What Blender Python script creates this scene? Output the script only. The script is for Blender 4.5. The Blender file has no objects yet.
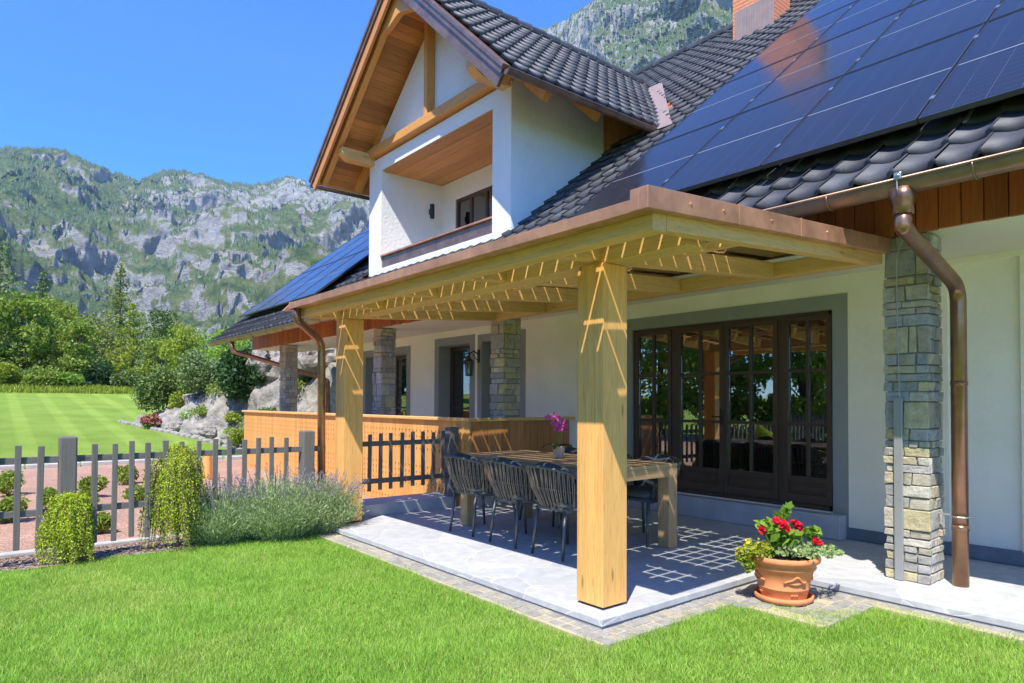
import bpy, bmesh, math, random
import numpy as np
from mathutils import Vector, Matrix, noise, geometry
random.seed(7); rng = np.random.default_rng(11)
R = math.radians
scene = bpy.context.scene
col = scene.collection

# ------------------------------------------------------------------ materials
def mat(name):
    m = bpy.data.materials.new(name); m.use_nodes = True
    nt = m.node_tree
    b = nt.nodes['Principled BSDF']
    return m, nt, b
def N(nt, t, **kw):
    n = nt.nodes.new(t)
    for k, v in kw.items():
        if k.startswith('i_'):
            key = k[2:]
            n.inputs[int(key) if key.isdigit() else key.replace('_', ' ')].default_value = v
        else: setattr(n, k, v)
    return n
def ramp(nt, fac, stops, interp='LINEAR'):
    r = nt.nodes.new('ShaderNodeValToRGB'); r.color_ramp.interpolation = interp
    e = r.color_ramp.elements
    while len(e) > 1: e.remove(e[0])
    e[0].position = stops[0][0]; e[0].color = (*stops[0][1], 1)
    for p, c in stops[1:]:
        x = e.new(p); x.color = (*c, 1)
    nt.links.new(fac, r.inputs[0]); return r.outputs[0]
def objco(nt, scale=(1, 1, 1), rot=(0, 0, 0)):
    tc = N(nt, 'ShaderNodeTexCoord'); mp = N(nt, 'ShaderNodeMapping')
    mp.inputs['Scale'].default_value = scale; mp.inputs['Rotation'].default_value = rot
    nt.links.new(tc.outputs['Object'], mp.inputs[0]); return mp.outputs[0]
def noi(nt, vec, scale, detail=4, rough=.55, dist=0.0):
    n = N(nt, 'ShaderNodeTexNoise'); n.inputs['Scale'].default_value = scale
    n.inputs['Detail'].default_value = detail; n.inputs['Roughness'].default_value = rough
    n.inputs['Distortion'].default_value = dist
    nt.links.new(vec, n.inputs['Vector']); return n.outputs['Fac']
def bump(nt, b, h, strength=.3, dist=.01, prev=None):
    n = N(nt, 'ShaderNodeBump'); n.inputs['Strength'].default_value = strength
    n.inputs['Distance'].default_value = dist
    nt.links.new(h, n.inputs['Height'])
    if prev: nt.links.new(prev, n.inputs['Normal'])
    nt.links.new(n.outputs[0], b.inputs['Normal']); return n.outputs[0]
def mixc(nt, fac, a, b_, mode='MIX'):
    n = nt.nodes.new('ShaderNodeMix'); n.data_type = 'RGBA'; n.blend_type = mode
    for s, v in ((n.inputs[0], fac), (n.inputs[6], a), (n.inputs[7], b_)):
        if hasattr(v, 'is_output'): nt.links.new(v, s)
        elif isinstance(v, (int, float)): s.default_value = v
        else: s.default_value = (*v, 1)
    return n.outputs[2]
def math_(nt, op, a, b_=None, clamp=False):
    n = nt.nodes.new('ShaderNodeMath'); n.operation = op; n.use_clamp = clamp
    for s, v in ((n.inputs[0], a), (n.inputs[1], b_)):
        if v is None: continue
        if hasattr(v, 'is_output'): nt.links.new(v, s)
        else: s.default_value = v
    return n.outputs[0]
def island(nt):
    return N(nt, 'ShaderNodeNewGeometry').outputs['Random Per Island']
def setc(nt, b, c): nt.links.new(c, b.inputs['Base Color'])

def plain(name, c, rough=.6, metal=0., var=.12, scale=8, bmp=.05, spec=None):
    m, nt, b = mat(name)
    v = objco(nt); f = noi(nt, v, scale, 6, .6)
    lo = tuple(x * (1 - var) for x in c); hi = tuple(min(1, x * (1 + var)) for x in c)
    setc(nt, b, ramp(nt, f, [(.3, lo), (.7, hi)]))
    b.inputs['Roughness'].default_value = rough; b.inputs['Metallic'].default_value = metal
    if spec is not None: b.inputs['Specular IOR Level'].default_value = spec
    if bmp: bump(nt, b, noi(nt, v, scale * 12, 3), bmp, .01)
    return m
def wood(name, c, axis='Z', rough=.6, var=.28, isl=.25, knots=.6):
    m, nt, b = mat(name)
    s = {'X': (.6, 14, 14), 'Y': (14, .6, 14), 'Z': (14, 14, .6)}[axis]
    v = objco(nt, s); f = noi(nt, v, 2.2, 7, .62, 1.2)
    big = noi(nt, objco(nt, tuple(x ** .5 for x in s)), 1.1, 3)
    dark = tuple(x * (1 - var) * q for x, q in zip(c, (1, .93, .82))); lt = tuple(min(1, x * (1 + var * .55)) for x in c)
    cc = ramp(nt, f, [(.28, dark), (.5, c), (.72, lt)])
    cc = mixc(nt, math_(nt, 'MULTIPLY', big, .35), cc, tuple(x * .72 for x in c))
    fl = noi(nt, objco(nt, tuple(x*4.5 for x in s)), 2.6, 3, .6, .6)
    cc = mixc(nt, math_(nt, 'MULTIPLY', ramp(nt, fl, [(.54, (0, 0, 0)), (.60, (1, 1, 1))]), .5), cc, tuple(x*.62*q for x, q in zip(c, (1, .9, .75))))
    # knots
    vo = N(nt, 'ShaderNodeTexVoronoi'); vo.inputs['Scale'].default_value = 1.0
    ks = {'X': (2.2, 9, 9), 'Y': (9, 2.2, 9), 'Z': (9, 9, 2.2)}[axis]
    nt.links.new(objco(nt, ks), vo.inputs['Vector'])
    k = ramp(nt, vo.outputs['Distance'], [(.05, (1, 1, 1)), (.13, (0, 0, 0))])
    cc = mixc(nt, math_(nt, 'MULTIPLY', k, knots), cc, tuple(x * .38 for x in c))
    r = island(nt)
    tone = ramp(nt, r, [(0, (1 - isl,) * 3), (1, (1 + isl * .4,) * 3)])
    cc = mixc(nt, 1.0, cc, tone, 'MULTIPLY')
    setc(nt, b, cc); b.inputs['Roughness'].default_value = rough
    bump(nt, b, f, .25, .004)
    return m
M = {}
M['plaster'] = plain('plaster', (.92, .87, .73), .92, var=.07, scale=1.4, bmp=.9)
M['plaster_white'] = plain('plaster_white', (.80, .80, .78), .92, var=.06, scale=1.6, bmp=.85)
M['soffit'] = plain('soffit_paint', (.80, .73, .58), .9, var=.03, scale=2, bmp=.05)
M['reveal'] = plain('reveal_grey', (.30, .315, .30), .85, var=.06, scale=4, bmp=.25)
M['plinth'] = plain('plinth_stone', (.17, .19, .215), .75, var=.15, scale=9, bmp=.2)
for a in 'XYZ':
    M['larch' + a] = wood('larch_' + a, (.93, .48, .145), a, .6, var=.24, isl=.14, knots=.85)
    M['larchpale' + a] = wood('larch_pale_' + a, (.90, .53, .19), a, .6, var=.2, isl=.14, knots=.8)
    M['brown' + a] = wood('brown_wood_' + a, (.50, .155, .05), a, .55, isl=.35)
    M['greywood' + a] = wood('grey_wood_' + a, (.215, .195, .175), a, .85, isl=.35)
    M['darkwood' + a] = wood('dark_wood_' + a, (.085, .052, .035), a, .42, isl=.1)
    M['orange' + a] = wood('gable_wood_' + a, (.80, .38, .10), a, .55, var=.2, isl=.15)
    M['table' + a] = wood('table_wood_' + a, (.62, .39, .19), a, .5, isl=.15, var=.2)
M['rail'] = wood('railing_larch', (.84, .42, .12), 'Z', .55, isl=.16, var=.08, knots=.0)
M['copper'] = plain('copper_aged', (.60, .30, .17), .42, .5, var=.3, scale=5, bmp=.05)
M['copper_dark'] = plain('copper_pipe', (.33, .18, .11), .3, .75, var=.35, scale=4, bmp=.03)
M['gutter_brown'] = plain('gutter_brown', (.29, .18, .125), .38, .6, var=.3, scale=5, bmp=.03)
M['flash'] = plain('flashing_rose', (.38, .27, .22), .5, .3, var=.12, scale=5, bmp=.03)
M['darkmetal'] = plain('dark_metal', (.045, .045, .05), .4, .6, var=.2)
M['chairmetal'] = plain('chair_metal', (.12, .125, .13), .45, .5, var=.1)
M['rope'] = plain('rope', (.24, .18, .135), .8, var=.25, scale=30)
M['cushion'] = plain('cushion_navy', (.05, .058, .07), .9, var=.2, scale=30, bmp=.3)
M['cushion_grey'] = plain('cushion_grey', (.10, .115, .11), .95, var=.15, scale=30, bmp=.3)
M['steel'] = plain('steel', (.62, .62, .6), .3, .9, var=.1)
M['strip'] = plain('grey_strip', (.36, .36, .35), .5, .4, var=.05)
M['black'] = plain('black_plastic', (.015, .015, .017), .35, var=.1)
M['terracotta'] = plain('terracotta', (.68, .25, .095), .75, var=.16, scale=10, bmp=.15)
M['soil'] = plain('soil', (.05, .035, .025), .95, var=.4, scale=30, bmp=.6)
M['brickor'] = plain('chimney_brick', (.72, .27, .14), .85, var=.12, scale=10, bmp=.2)
M['curtain'] = plain('curtain', (.32, .30, .26), .95, var=.08, scale=10)
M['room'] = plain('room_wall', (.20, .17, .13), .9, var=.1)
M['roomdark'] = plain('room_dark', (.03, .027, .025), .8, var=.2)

def glass_mat(name, tint=(.75, .8, .78), boost=.10):
    m, nt, b = mat(name); nt.nodes.remove(b)
    out = nt.nodes['Material Output']
    tr = N(nt, 'ShaderNodeBsdfTransparent'); tr.inputs[0].default_value = (*tint, 1)
    gl = N(nt, 'ShaderNodeBsdfGlossy'); gl.inputs['Roughness'].default_value = .008
    gl.inputs['Color'].default_value = (1, 1, 1, 1)
    fr = N(nt, 'ShaderNodeFresnel'); fr.inputs[0].default_value = 1.5
    f = math_(nt, 'ADD', fr.outputs[0], boost, True)
    mx = N(nt, 'ShaderNodeMixShader')
    nt.links.new(f, mx.inputs[0]); nt.links.new(tr.outputs[0], mx.inputs[1]); nt.links.new(gl.outputs[0], mx.inputs[2])
    nt.links.new(mx.outputs[0], out.inputs[0]); return m
M['glass'] = glass_mat('window_glass', (.6, .64, .6), .18)
M['roofglass'] = glass_mat('roof_glass', (.97, .98, .97), 0.0)

# stone masonry (island coloured)
def stone_mat(name, stops, rough=.9, b_=.8, sc=14):
    m, nt, b = mat(name)
    r = island(nt); c = ramp(nt, r, stops, 'CONSTANT')
    v = objco(nt); f = noi(nt, v, sc, 8, .7)
    c2 = mixc(nt, 1.0, c, ramp(nt, f, [(.25, (.62, .6, .58)), (.75, (1.25, 1.25, 1.2))]), 'MULTIPLY')
    setc(nt, b, c2); b.inputs['Roughness'].default_value = rough
    bump(nt, b, f, b_, .03); return m
M['masonry'] = stone_mat('masonry', [(0, (.54, .49, .39)), (.12, (.40, .39, .35)), (.26, (.58, .50, .30)), (.38, (.46, .44, .38)),
    (.5, (.56, .48, .33)), (.62, (.35, .34, .32)), (.72, (.58, .55, .47)), (.84, (.42, .38, .29)), (.93, (.47, .45, .43))], sc=18)
M['mortar'] = plain('mortar', (.30, .28, .24), .95, var=.15, scale=20, bmp=.4)
M['setts'] = stone_mat('setts', [(0, (.36, .34, .29)), (.2, (.30, .29, .27)), (.4, (.42, .38, .29)), (.6, (.33, .32, .29)), (.8, (.38, .36, .33))], .9, .5, 20)
M['settsand'] = plain('sett_sand', (.50, .43, .28), .95, var=.15, scale=25, bmp=.3)
M['kerb'] = plain('kerb', (.46, .44, .40), .9, var=.12, scale=10, bmp=.3)

# rock
m, nt, b = mat('boulder'); v = objco(nt)
f = noi(nt, v, 1.6, 10, .68, .6); f2 = noi(nt, v, 6, 8, .7)
c = ramp(nt, f, [(.3, (.10, .09, .075)), (.42, (.24, .22, .19)), (.6, (.42, .385, .34)), (.8, (.28, .255, .22))])
c = mixc(nt, math_(nt, 'MULTIPLY', ramp(nt, f2, [(.52, (0, 0, 0)), (.62, (1, 1, 1))]), .5), c, (.17, .15, .12))
setc(nt, b, c); b.inputs['Roughness'].default_value = .95; bump(nt, b, f2, .8, .12); M['boulder'] = m

# flagstone terrace
m, nt, b = mat('terrace_stone'); v = objco(nt)
vo = N(nt, 'ShaderNodeTexVoronoi'); vo.feature = 'DISTANCE_TO_EDGE'; vo.inputs['Scale'].default_value = 1.9
vo2 = N(nt, 'ShaderNodeTexVoronoi'); vo2.feature = 'F1'; vo2.inputs['Scale'].default_value = 1.9
wv = N(nt, 'ShaderNodeVectorMath'); wv.operation = 'ADD'
nn = N(nt, 'ShaderNodeTexNoise'); nn.inputs['Scale'].default_value = 1.5
nt.links.new(v, nn.inputs['Vector'])
sc = N(nt, 'ShaderNodeVectorMath'); sc.operation = 'SCALE'; sc.inputs['Scale'].default_value = .25
nt.links.new(nn.outputs['Color'], sc.inputs[0]); nt.links.new(v, wv.inputs[0]); nt.links.new(sc.outputs[0], wv.inputs[1])
nt.links.new(wv.outputs[0], vo.inputs['Vector']); nt.links.new(wv.outputs[0], vo2.inputs['Vector'])
f = noi(nt, v, 9, 8, .7)
c = ramp(nt, f, [(.25, (.38, .385, .39)), (.75, (.58, .585, .585))])
tone = ramp(nt, vo2.outputs['Color'], [(0, (.87, .88, .90)), (1, (1.10, 1.09, 1.06))])
c = mixc(nt, 1.0, c, tone, 'MULTIPLY')
j = ramp(nt, vo.outputs['Distance'], [(.004, (1, 1, 1)), (.012, (0, 0, 0))])
c = mixc(nt, math_(nt, 'MULTIPLY', j, .6), c, (.66, .65, .62))
setc(nt, b, c); b.inputs['Roughness'].default_value = .62
bump(nt, b, math_(nt, 'SUBTRACT', f, j), .25, .006); M['terrace'] = m
M['terrace_edge'] = plain('terrace_edge', (.27, .28, .29), .7, var=.1)

# roof tile
m, nt, b = mat('roof_tile'); v = objco(nt)
f = noi(nt, v, 5, 6, .6); r = island(nt)
c = ramp(nt, f, [(.3, (.038, .040, .046)), (.7, (.078, .081, .09))])
c = mixc(nt, 1.0, c, ramp(nt, r, [(0, (.65, .65, .66)), (1, (1.35, 1.34, 1.3))]), 'MULTIPLY')
setc(nt, b, c); b.inputs['Roughness'].default_value = .55; b.inputs['Specular IOR Level'].default_value = .5
lich = ramp(nt, noi(nt, v, 11, 8, .75, .5), [(.58, (0, 0, 0)), (.66, (1, 1, 1))]); src = b.inputs['Base Color'].links[0].from_socket; setc(nt, b, mixc(nt, math_(nt, 'MULTIPLY', lich, .35), src, (.20, .20, .17)))
bump(nt, b, noi(nt, v, 60, 4), .15, .004)
M['tile'] = m
# solar glass
m, nt, b = mat('solar_cells'); v = objco(nt)
sx = N(nt, 'ShaderNodeSeparateXYZ'); nt.links.new(v, sx.inputs[0])
def gridline(axis, n, w):
    a = math_(nt, 'FRACT', math_(nt, 'MULTIPLY', sx.outputs[axis], n)); a = math_(nt, 'ABSOLUTE', math_(nt, 'SUBTRACT', a, .5))
    return math_(nt, 'GREATER_THAN', a, .5 - w)
g = math_(nt, 'MAXIMUM', gridline(0, 6 / 1.1, .018), gridline(1, 20 / 1.9, .03))
fine = gridline(0, 54 / 1.1, .07)
c = mixc(nt, math_(nt, 'MULTIPLY', fine, .35), (.018, .020, .030), (.095, .10, .115))
c = mixc(nt, math_(nt, 'MULTIPLY', g, .45), c, (.10, .105, .12))
oi = N(nt, 'ShaderNodeObjectInfo')
c = mixc(nt, 1.0, c, ramp(nt, oi.outputs['Random'], [(0, (.85, .85, .9)), (1, (1.2, 1.2, 1.15))]), 'MULTIPLY')
setc(nt, b, c); b.inputs['Roughness'].default_value = .11; b.inputs['IOR'].default_value = 1.45
b.inputs['Specular IOR Level'].default_value = .2
bump(nt, b, noi(nt, v, 3, 2), .02, .01); nt.links.new(ramp(nt, noi(nt, v, 4, 7, .7), [(.35, (.07,)*3), (.7, (.24,)*3)]), b.inputs['Roughness'])
M['solar'] = m
M['solarframe'] = plain('solar_frame', (.12, .12, .125), .35, .8, var=.1)
M['pvcell'] = plain('pv_cell_back', (.085, .09, .08), .5, var=.1, scale=4)

# foliage
def leafmat(name, c1, c2, trans=.35, rough=.55, nscale=.8):
    m, nt, b = mat(name); out = nt.nodes['Material Output']
    r = island(nt); f = noi(nt, objco(nt), nscale, 4)
    t = math_(nt, 'ADD', math_(nt, 'MULTIPLY', r, .55), math_(nt, 'MULTIPLY', f, .5))
    c = ramp(nt, t, [(.15, c1), (.85, c2)])
    setc(nt, b, c); b.inputs['Roughness'].default_value = rough
    b.inputs['Specular IOR Level'].default_value = .3
    tl = N(nt, 'ShaderNodeBsdfTranslucent'); nt.links.new(mixc(nt, .5, c, mixc(nt, 1.0, c, (1.3, 1.35, .5), 'MULTIPLY')), tl.inputs[0])
    mx = N(nt, 'ShaderNodeMixShader'); mx.inputs[0].default_value = trans
    nt.links.new(b.outputs[0], mx.inputs[1]); nt.links.new(tl.outputs[0], mx.inputs[2]); nt.links.new(mx.outputs[0], out.inputs[0])
    return m
M['leaf_mid'] = leafmat('leaf_mid', (.12, .19, .025), (.34, .43, .07))
M['leaf_dark'] = leafmat('leaf_dark', (.022, .065, .02), (.085, .17, .05))
M['leaf_yellow'] = leafmat('leaf_yellow', (.17, .24, .02), (.40, .46, .06))
M['leaf_bright'] = leafmat('leaf_bright', (.12, .24, .02), (.32, .48, .07))
M['leaf_conifer'] = leafmat('leaf_conifer', (.06, .115, .03), (.20, .27, .065), .2)
M['leaf_larch'] = leafmat('leaf_larch', (.12, .17, .035), (.32, .37, .09), .3)
M['leaf_grey'] = leafmat('leaf_grey', (.26, .35, .14), (.52, .61, .33), .25)
M['leaf_glow'] = leafmat('leaf_glow', (.30, .40, .02), (.62, .70, .07), .35, nscale=3)
M['leaf_ivory'] = leafmat('leaf_ivory', (.20, .32, .10), (.48, .55, .26), .3, nscale=6)
M['petal_purple'] = leafmat('petal_purple', (.24, .17, .34), (.46, .36, .54), .2)
M['petal_red'] = leafmat('petal_red', (.62, .01, .03), (.85, .03, .07), .25)
M['petal_pinkred'] = leafmat('petal_pinkred', (.30, .04, .08), (.55, .14, .17), .2)
M['petal_yellow'] = leafmat('petal_yellow', (.62, .50, .02), (.80, .70, .05), .25)
M['petal_magenta'] = leafmat('petal_magenta', (.62, .03, .36), (.88, .12, .58), .3)
M['bark'] = wood('bark', (.16, .12, .09), 'Z', .95, isl=0)
M['clover'] = leafmat('clover', (.10, .22, .03), (.26, .42, .09), .3, .5, nscale=3)
M['grass'] = leafmat('grass_blade', (.23, .43, .045), (.54, .77, .16), .45, .5, nscale=1.3)

nt = M['grass'].node_tree; b = [n for n in nt.nodes if n.type == 'BSDF_PRINCIPLED'][0]; src = b.inputs['Base Color'].links[0].from_socket
pm = ramp(nt, noi(nt, objco(nt), 1.1, 5, .65, .4), [(.50, (0, 0, 0)), (.68, (.75, .75, .75))]); pm2 = ramp(nt, noi(nt, objco(nt), 4.5, 3, .6), [(.42, (.28, .28, .28)), (.58, (0, 0, 0))])
c = mixc(nt, pm, src, (.56, .62, .17)); c = mixc(nt, pm2, c, (.16, .31, .035)); dry = math_(nt, 'GREATER_THAN', island(nt), .965); c = mixc(nt, dry, c, (.62, .52, .26)); setc(nt, b, c)
# near/far ground
m, nt, b = mat('lawn'); v = objco(nt)
sx = N(nt, 'ShaderNodeSeparateXYZ'); nt.links.new(v, sx.inputs[0])
f = noi(nt, v, .8, 6, .6); f2 = noi(nt, v, 30, 6, .8)
c = ramp(nt, math_(nt, 'ADD', math_(nt, 'MULTIPLY', f, .5), math_(nt, 'MULTIPLY', f2, .5)), [(.35, (.19, .30, .035)), (.65, (.33, .455, .085))])
st = math_(nt, 'SINE', math_(nt, 'MULTIPLY', math_(nt, 'ADD', sx.outputs[1], math_(nt, 'MULTIPLY', sx.outputs[0], .02)), 5.2))
st = ramp(nt, st, [(.3, (.90, .93, .9)), (.75, (1.10, 1.07, 1.10))])
c = mixc(nt, 1.0, c, st, 'MULTIPLY')
far = ramp(nt, math_(nt, 'MULTIPLY', sx.outputs[0], -.01), [(.40, (0, 0, 0)), (.45, (1, 1, 1))])
c = mixc(nt, far, c, (.07, .12, .025))
setc(nt, b, c); b.inputs['Roughness'].default_value = .9; b.inputs['Specular IOR Level'].default_value = .15
bump(nt, b, f2, 1.0, .05); M['lawn'] = m
m, nt, b = mat('gravel'); v = objco(nt)
vo = N(nt, 'ShaderNodeTexVoronoi'); vo.inputs['Scale'].default_value = 40; nt.links.new(v, vo.inputs['Vector'])
c = ramp(nt, vo.outputs['Color'], [(0, (.32, .18, .12)), (.5, (.44, .26, .175)), (1, (.56, .38, .28))])
c = mixc(nt, 1.0, c, ramp(nt, noi(nt, v, 1.2, 5), [(.3, (.82, .8, .8)), (.7, (1.08, 1.06, 1.05))]), 'MULTIPLY')
setc(nt, b, c); b.inputs['Roughness'].default_value = .95; bump(nt, b, vo.outputs['Distance'], .8, .02); M['gravel'] = m
m, nt, b = mat('mulch'); v = objco(nt, (1, 1, 1))
vo = N(nt, 'ShaderNodeTexVoronoi'); vo.inputs['Scale'].default_value = 35; vo.inputs['Randomness'].default_value = 1; nt.links.new(objco(nt, (1, .45, 1)), vo.inputs['Vector'])
c = ramp(nt, vo.outputs['Color'], [(0, (.10, .06, .04)), (.5, (.28, .20, .15)), (1, (.50, .42, .36))])
setc(nt, b, c); b.inputs['Roughness'].default_value = .95; bump(nt, b, vo.outputs['Distance'], 1.0, .03); M['mulch'] = m
M['chip'] = stone_mat('bark_chip', [(0, (.16, .09, .06)), (.3, (.34, .24, .18)), (.6, (.46, .37, .31)), (.85, (.24, .15, .10))], .9, .3, 40)

# mountain: rock and vegetation by slope and noise
m, nt, b = mat('mountain'); v = objco(nt)
geo = N(nt, 'ShaderNodeNewGeometry'); sn = N(nt, 'ShaderNodeSeparateXYZ'); nt.links.new(geo.outputs['Normal'], sn.inputs[0])
sp_ = N(nt, 'ShaderNodeSeparateXYZ'); nt.links.new(v, sp_.inputs[0])
big = noi(nt, v, .0030, 8, .62, .5); med = noi(nt, v, .012, 10, .74, .4); fin = noi(nt, v, .045, 10, .82)
strat = noi(nt, objco(nt, (.010, .010, .026), (R(40), R(-38), 0)), 1.0, 12, .78, 1.6)
rock = ramp(nt, math_(nt, 'ADD', math_(nt, 'MULTIPLY', strat, .6), math_(nt, 'MULTIPLY', fin, .4)), [(.38, (.26, .27, .29)), (.44, (.52, .515, .50)), (.52, (.76, .74, .70)), (.60, (.88, .85, .80))])
grassc = ramp(nt, fin, [(.38, (.18, .25, .08)), (.5, (.30, .36, .13)), (.62, (.46, .48, .24))])
forest = ramp(nt, fin, [(.40, (.06, .12, .04)), (.5, (.16, .25, .08)), (.60, (.30, .40, .13))])
green = math_(nt, 'MULTIPLY', math_(nt, 'ADD', sp_.outputs[1], math_(nt, 'MULTIPLY', sp_.outputs[0], .80)), .0022, True)
left = math_(nt, 'MULTIPLY', math_(nt, 'ADD', sp_.outputs[1], math_(nt, 'MULTIPLY', sp_.outputs[0], .24)), -.004, True)
left = math_(nt, 'MULTIPLY', left, math_(nt, 'MULTIPLY', sp_.outputs[2], .00085, True))
low = math_(nt, 'SUBTRACT', .14, math_(nt, 'MULTIPLY', sp_.outputs[2], .00045))
slope = math_(nt, 'ADD', math_(nt, 'MULTIPLY', sn.outputs[2], .8), math_(nt, 'MULTIPLY', math_(nt, 'SUBTRACT', med, .5), 1.9))
slope = math_(nt, 'ADD', slope, math_(nt, 'MULTIPLY', math_(nt, 'SUBTRACT', big, .5), 1.4))
slope = math_(nt, 'ADD', slope, math_(nt, 'ADD', low, math_(nt, 'MULTIPLY', green, .42)))
slope = math_(nt, 'ADD', slope, math_(nt, 'MULTIPLY', left, 1.0))
slope = math_(nt, 'ADD', slope, math_(nt, 'MULTIPLY', math_(nt, 'SUBTRACT', fin, .5), 1.7))
c = mixc(nt, ramp(nt, slope, [(.35, (0, 0, 0)), (.48, (1, 1, 1))]), rock, grassc)
c = mixc(nt, ramp(nt, slope, [(.66, (0, 0, 0)), (.76, (1, 1, 1))]), c, forest)
setc(nt, b, c); b.inputs['Roughness'].default_value = 1.0; b.inputs['Specular IOR Level'].default_value = .05
bump(nt, b, math_(nt, 'ADD', math_(nt, 'MULTIPLY', strat, 1.0), math_(nt, 'MULTIPLY', fin, .8)), 1.0, 30); M['mountain'] = m
M['forest'] = leafmat('forest_far', (.03, .062, .025), (.09, .145, .05), .1)

# ------------------------------------------------------------------ mesh helpers
class MB:
    def __init__(s): s.v = []; s.f = []
    def add(s, vs, fs):
        o = len(s.v); s.v += [tuple(p) for p in vs]; s.f += [tuple(i + o for i in f) for f in fs]; return s
    def box(s, x0, x1, y0, y1, z0, z1):
        return s.add([(x0,y0,z0),(x1,y0,z0),(x1,y1,z0),(x0,y1,z0),(x0,y0,z1),(x1,y0,z1),(x1,y1,z1),(x0,y1,z1)],
            [(0,3,2,1),(4,5,6,7),(0,1,5,4),(1,2,6,5),(2,3,7,6),(3,0,4,7)])
    def bar(s, a, b, w, h, up=(0,0,1)):
        a = Vector(a); b = Vector(b); d = (b - a).normalized(); u = Vector(up)
        sd = d.cross(u)
        if sd.length < 1e-4: sd = d.cross(Vector((0,1,0)))
        sd.normalize(); u = sd.cross(d).normalized(); sd *= w/2; u *= h/2
        vs = [a-sd-u, a+sd-u, a+sd+u, a-sd+u, b-sd-u, b+sd-u, b+sd+u, b-sd+u]
        return s.add(vs, [(0,1,2,3),(7,6,5,4),(0,4,5,1),(1,5,6,2),(2,6,7,3),(3,7,4,0)])
    def tube(s, pts, r, n=8, caps=True):
        pts = [Vector(p) for p in pts]; rs = r if isinstance(r, (list, tuple)) else [r]*len(pts)
        o = len(s.v); prev = None
        for i, p in enumerate(pts):
            d = (pts[min(i+1, len(pts)-1)] - pts[max(i-1, 0)]).normalized()
            if prev is None:
                a = d.orthogonal().normalized()
            else:
                a = (prev - d*prev.dot(d))
                a = a.normalized() if a.length > 1e-6 else d.orthogonal().normalized()
            prev = a; b = d.cross(a)
            for k in range(n):
                t = 2*math.pi*k/n; s.v.append(tuple(p + (a*math.cos(t) + b*math.sin(t))*rs[i]))
        for i in range(len(pts)-1):
            for k in range(n):
                s.f.append((o+i*n+k, o+i*n+(k+1)%n, o+(i+1)*n+(k+1)%n, o+(i+1)*n+k))
        if caps:
            s.f.append(tuple(o+k for k in range(n))[::-1]); s.f.append(tuple(o+(len(pts)-1)*n+k for k in range(n)))
        return s
    def lathe(s, prof, c=(0,0,0), n=32):
        o = len(s.v)
        for r, z in prof:
            for k in range(n):
                t = 2*math.pi*k/n; s.v.append((c[0]+r*math.cos(t), c[1]+r*math.sin(t), c[2]+z))
        for i in range(len(prof)-1):
            for k in range(n): s.f.append((o+i*n+k, o+i*n+(k+1)%n, o+(i+1)*n+(k+1)%n, o+(i+1)*n+k))
        s.f.append(tuple(o+k for k in range(n))[::-1]); s.f.append(tuple(o+(len(prof)-1)*n+k for k in range(n)))
        return s
    def prism(s, poly, z0, z1):
        n = len(poly)
        s.add([(x,y,z0) for x,y in poly]+[(x,y,z1) for x,y in poly],
            [tuple(range(n))[::-1], tuple(range(n,2*n))]+[(i,(i+1)%n,n+(i+1)%n,n+i) for i in range(n)]); return s
    def prismY(s, poly, y0, y1):   # poly in x,z
        n = len(poly)
        s.add([(x,y0,z) for x,z in poly]+[(x,y1,z) for x,z in poly],
            [tuple(range(n)), tuple(range(n,2*n))[::-1]]+[(i,n+i,n+(i+1)%n,(i+1)%n) for i in range(n)]); return s
    def prismX(s, poly, x0, x1):   # poly in y,z
        n = len(poly)
        s.add([(x0,y,z) for y,z in poly]+[(x1,y,z) for y,z in poly],
            [tuple(range(n))[::-1], tuple(range(n,2*n))]+[(i,(i+1)%n,n+(i+1)%n,n+i) for i in range(n)]); return s
    def build(s, name, m, parent=None, bevel=0, smooth=False, fix=True):
        me = bpy.data.meshes.new(name); me.from_pydata(s.v, [], s.f); me.update()
        if fix:
            bm = bmesh.new(); bm.from_mesh(me); bmesh.ops.recalc_face_normals(bm, faces=bm.faces); bm.to_mesh(me); bm.free()
        return link(name, me, m, parent, bevel, smooth)
def link(name, me, m, parent=None, bevel=0, smooth=False):
    if m: me.materials.append(m)
    if smooth:
        for p in me.polygons: p.use_smooth = True
    o = bpy.data.objects.new(name, me); col.objects.link(o)
    if parent: o.parent = parent
    if bevel:
        md = o.modifiers.new('bevel', 'BEVEL'); md.width = bevel; md.segments = 2; md.limit_method = 'ANGLE'
    return o
def npmesh(name, V, F, m, parent=None, smooth=False):
    V = np.asarray(V, dtype=np.float32).reshape(-1, 3); F = np.asarray(F, dtype=np.int32); k = F.shape[1]
    me = bpy.data.meshes.new(name); me.vertices.add(len(V)); me.vertices.foreach_set('co', V.ravel())
    me.loops.add(F.size); me.loops.foreach_set('vertex_index', F.ravel())
    me.polygons.add(len(F)); me.polygons.foreach_set('loop_start', np.arange(0, F.size, k, dtype=np.int32))
    me.update(calc_edges=True); me.validate()
    return link(name, me, m, parent, 0, smooth)
def tag(o, label=None, cat=None, group=None, kind=None):
    if label: o['label'] = label
    if cat: o['category'] = cat
    if group: o['group'] = group
    if kind: o['kind'] = kind
    return o
def empty(name, loc=(0,0,0), rz=0, label=None, cat=None, group=None):
    o = bpy.data.objects.new(name, None); col.objects.link(o); o.location = loc; o.rotation_euler = (0,0,rz)
    o.empty_display_size = .1
    return tag(o, label, cat, group)
def kids(o): return [c for c in bpy.data.objects if c.parent == o]
def copy_tree(o, parent=None):
    c = o.copy(); col.objects.link(c)
    if parent: c.parent = parent
    for ch in kids(o): copy_tree(ch, c)
    return c
M['stepstone'] = plain('step_stone', (.42, .435, .45), .7, var=.12, scale=6, bmp=.15)
M['bargeX'] = wood('barge_wood', (.62, .27, .085), 'X', .55, var=.15, isl=.0)
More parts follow.
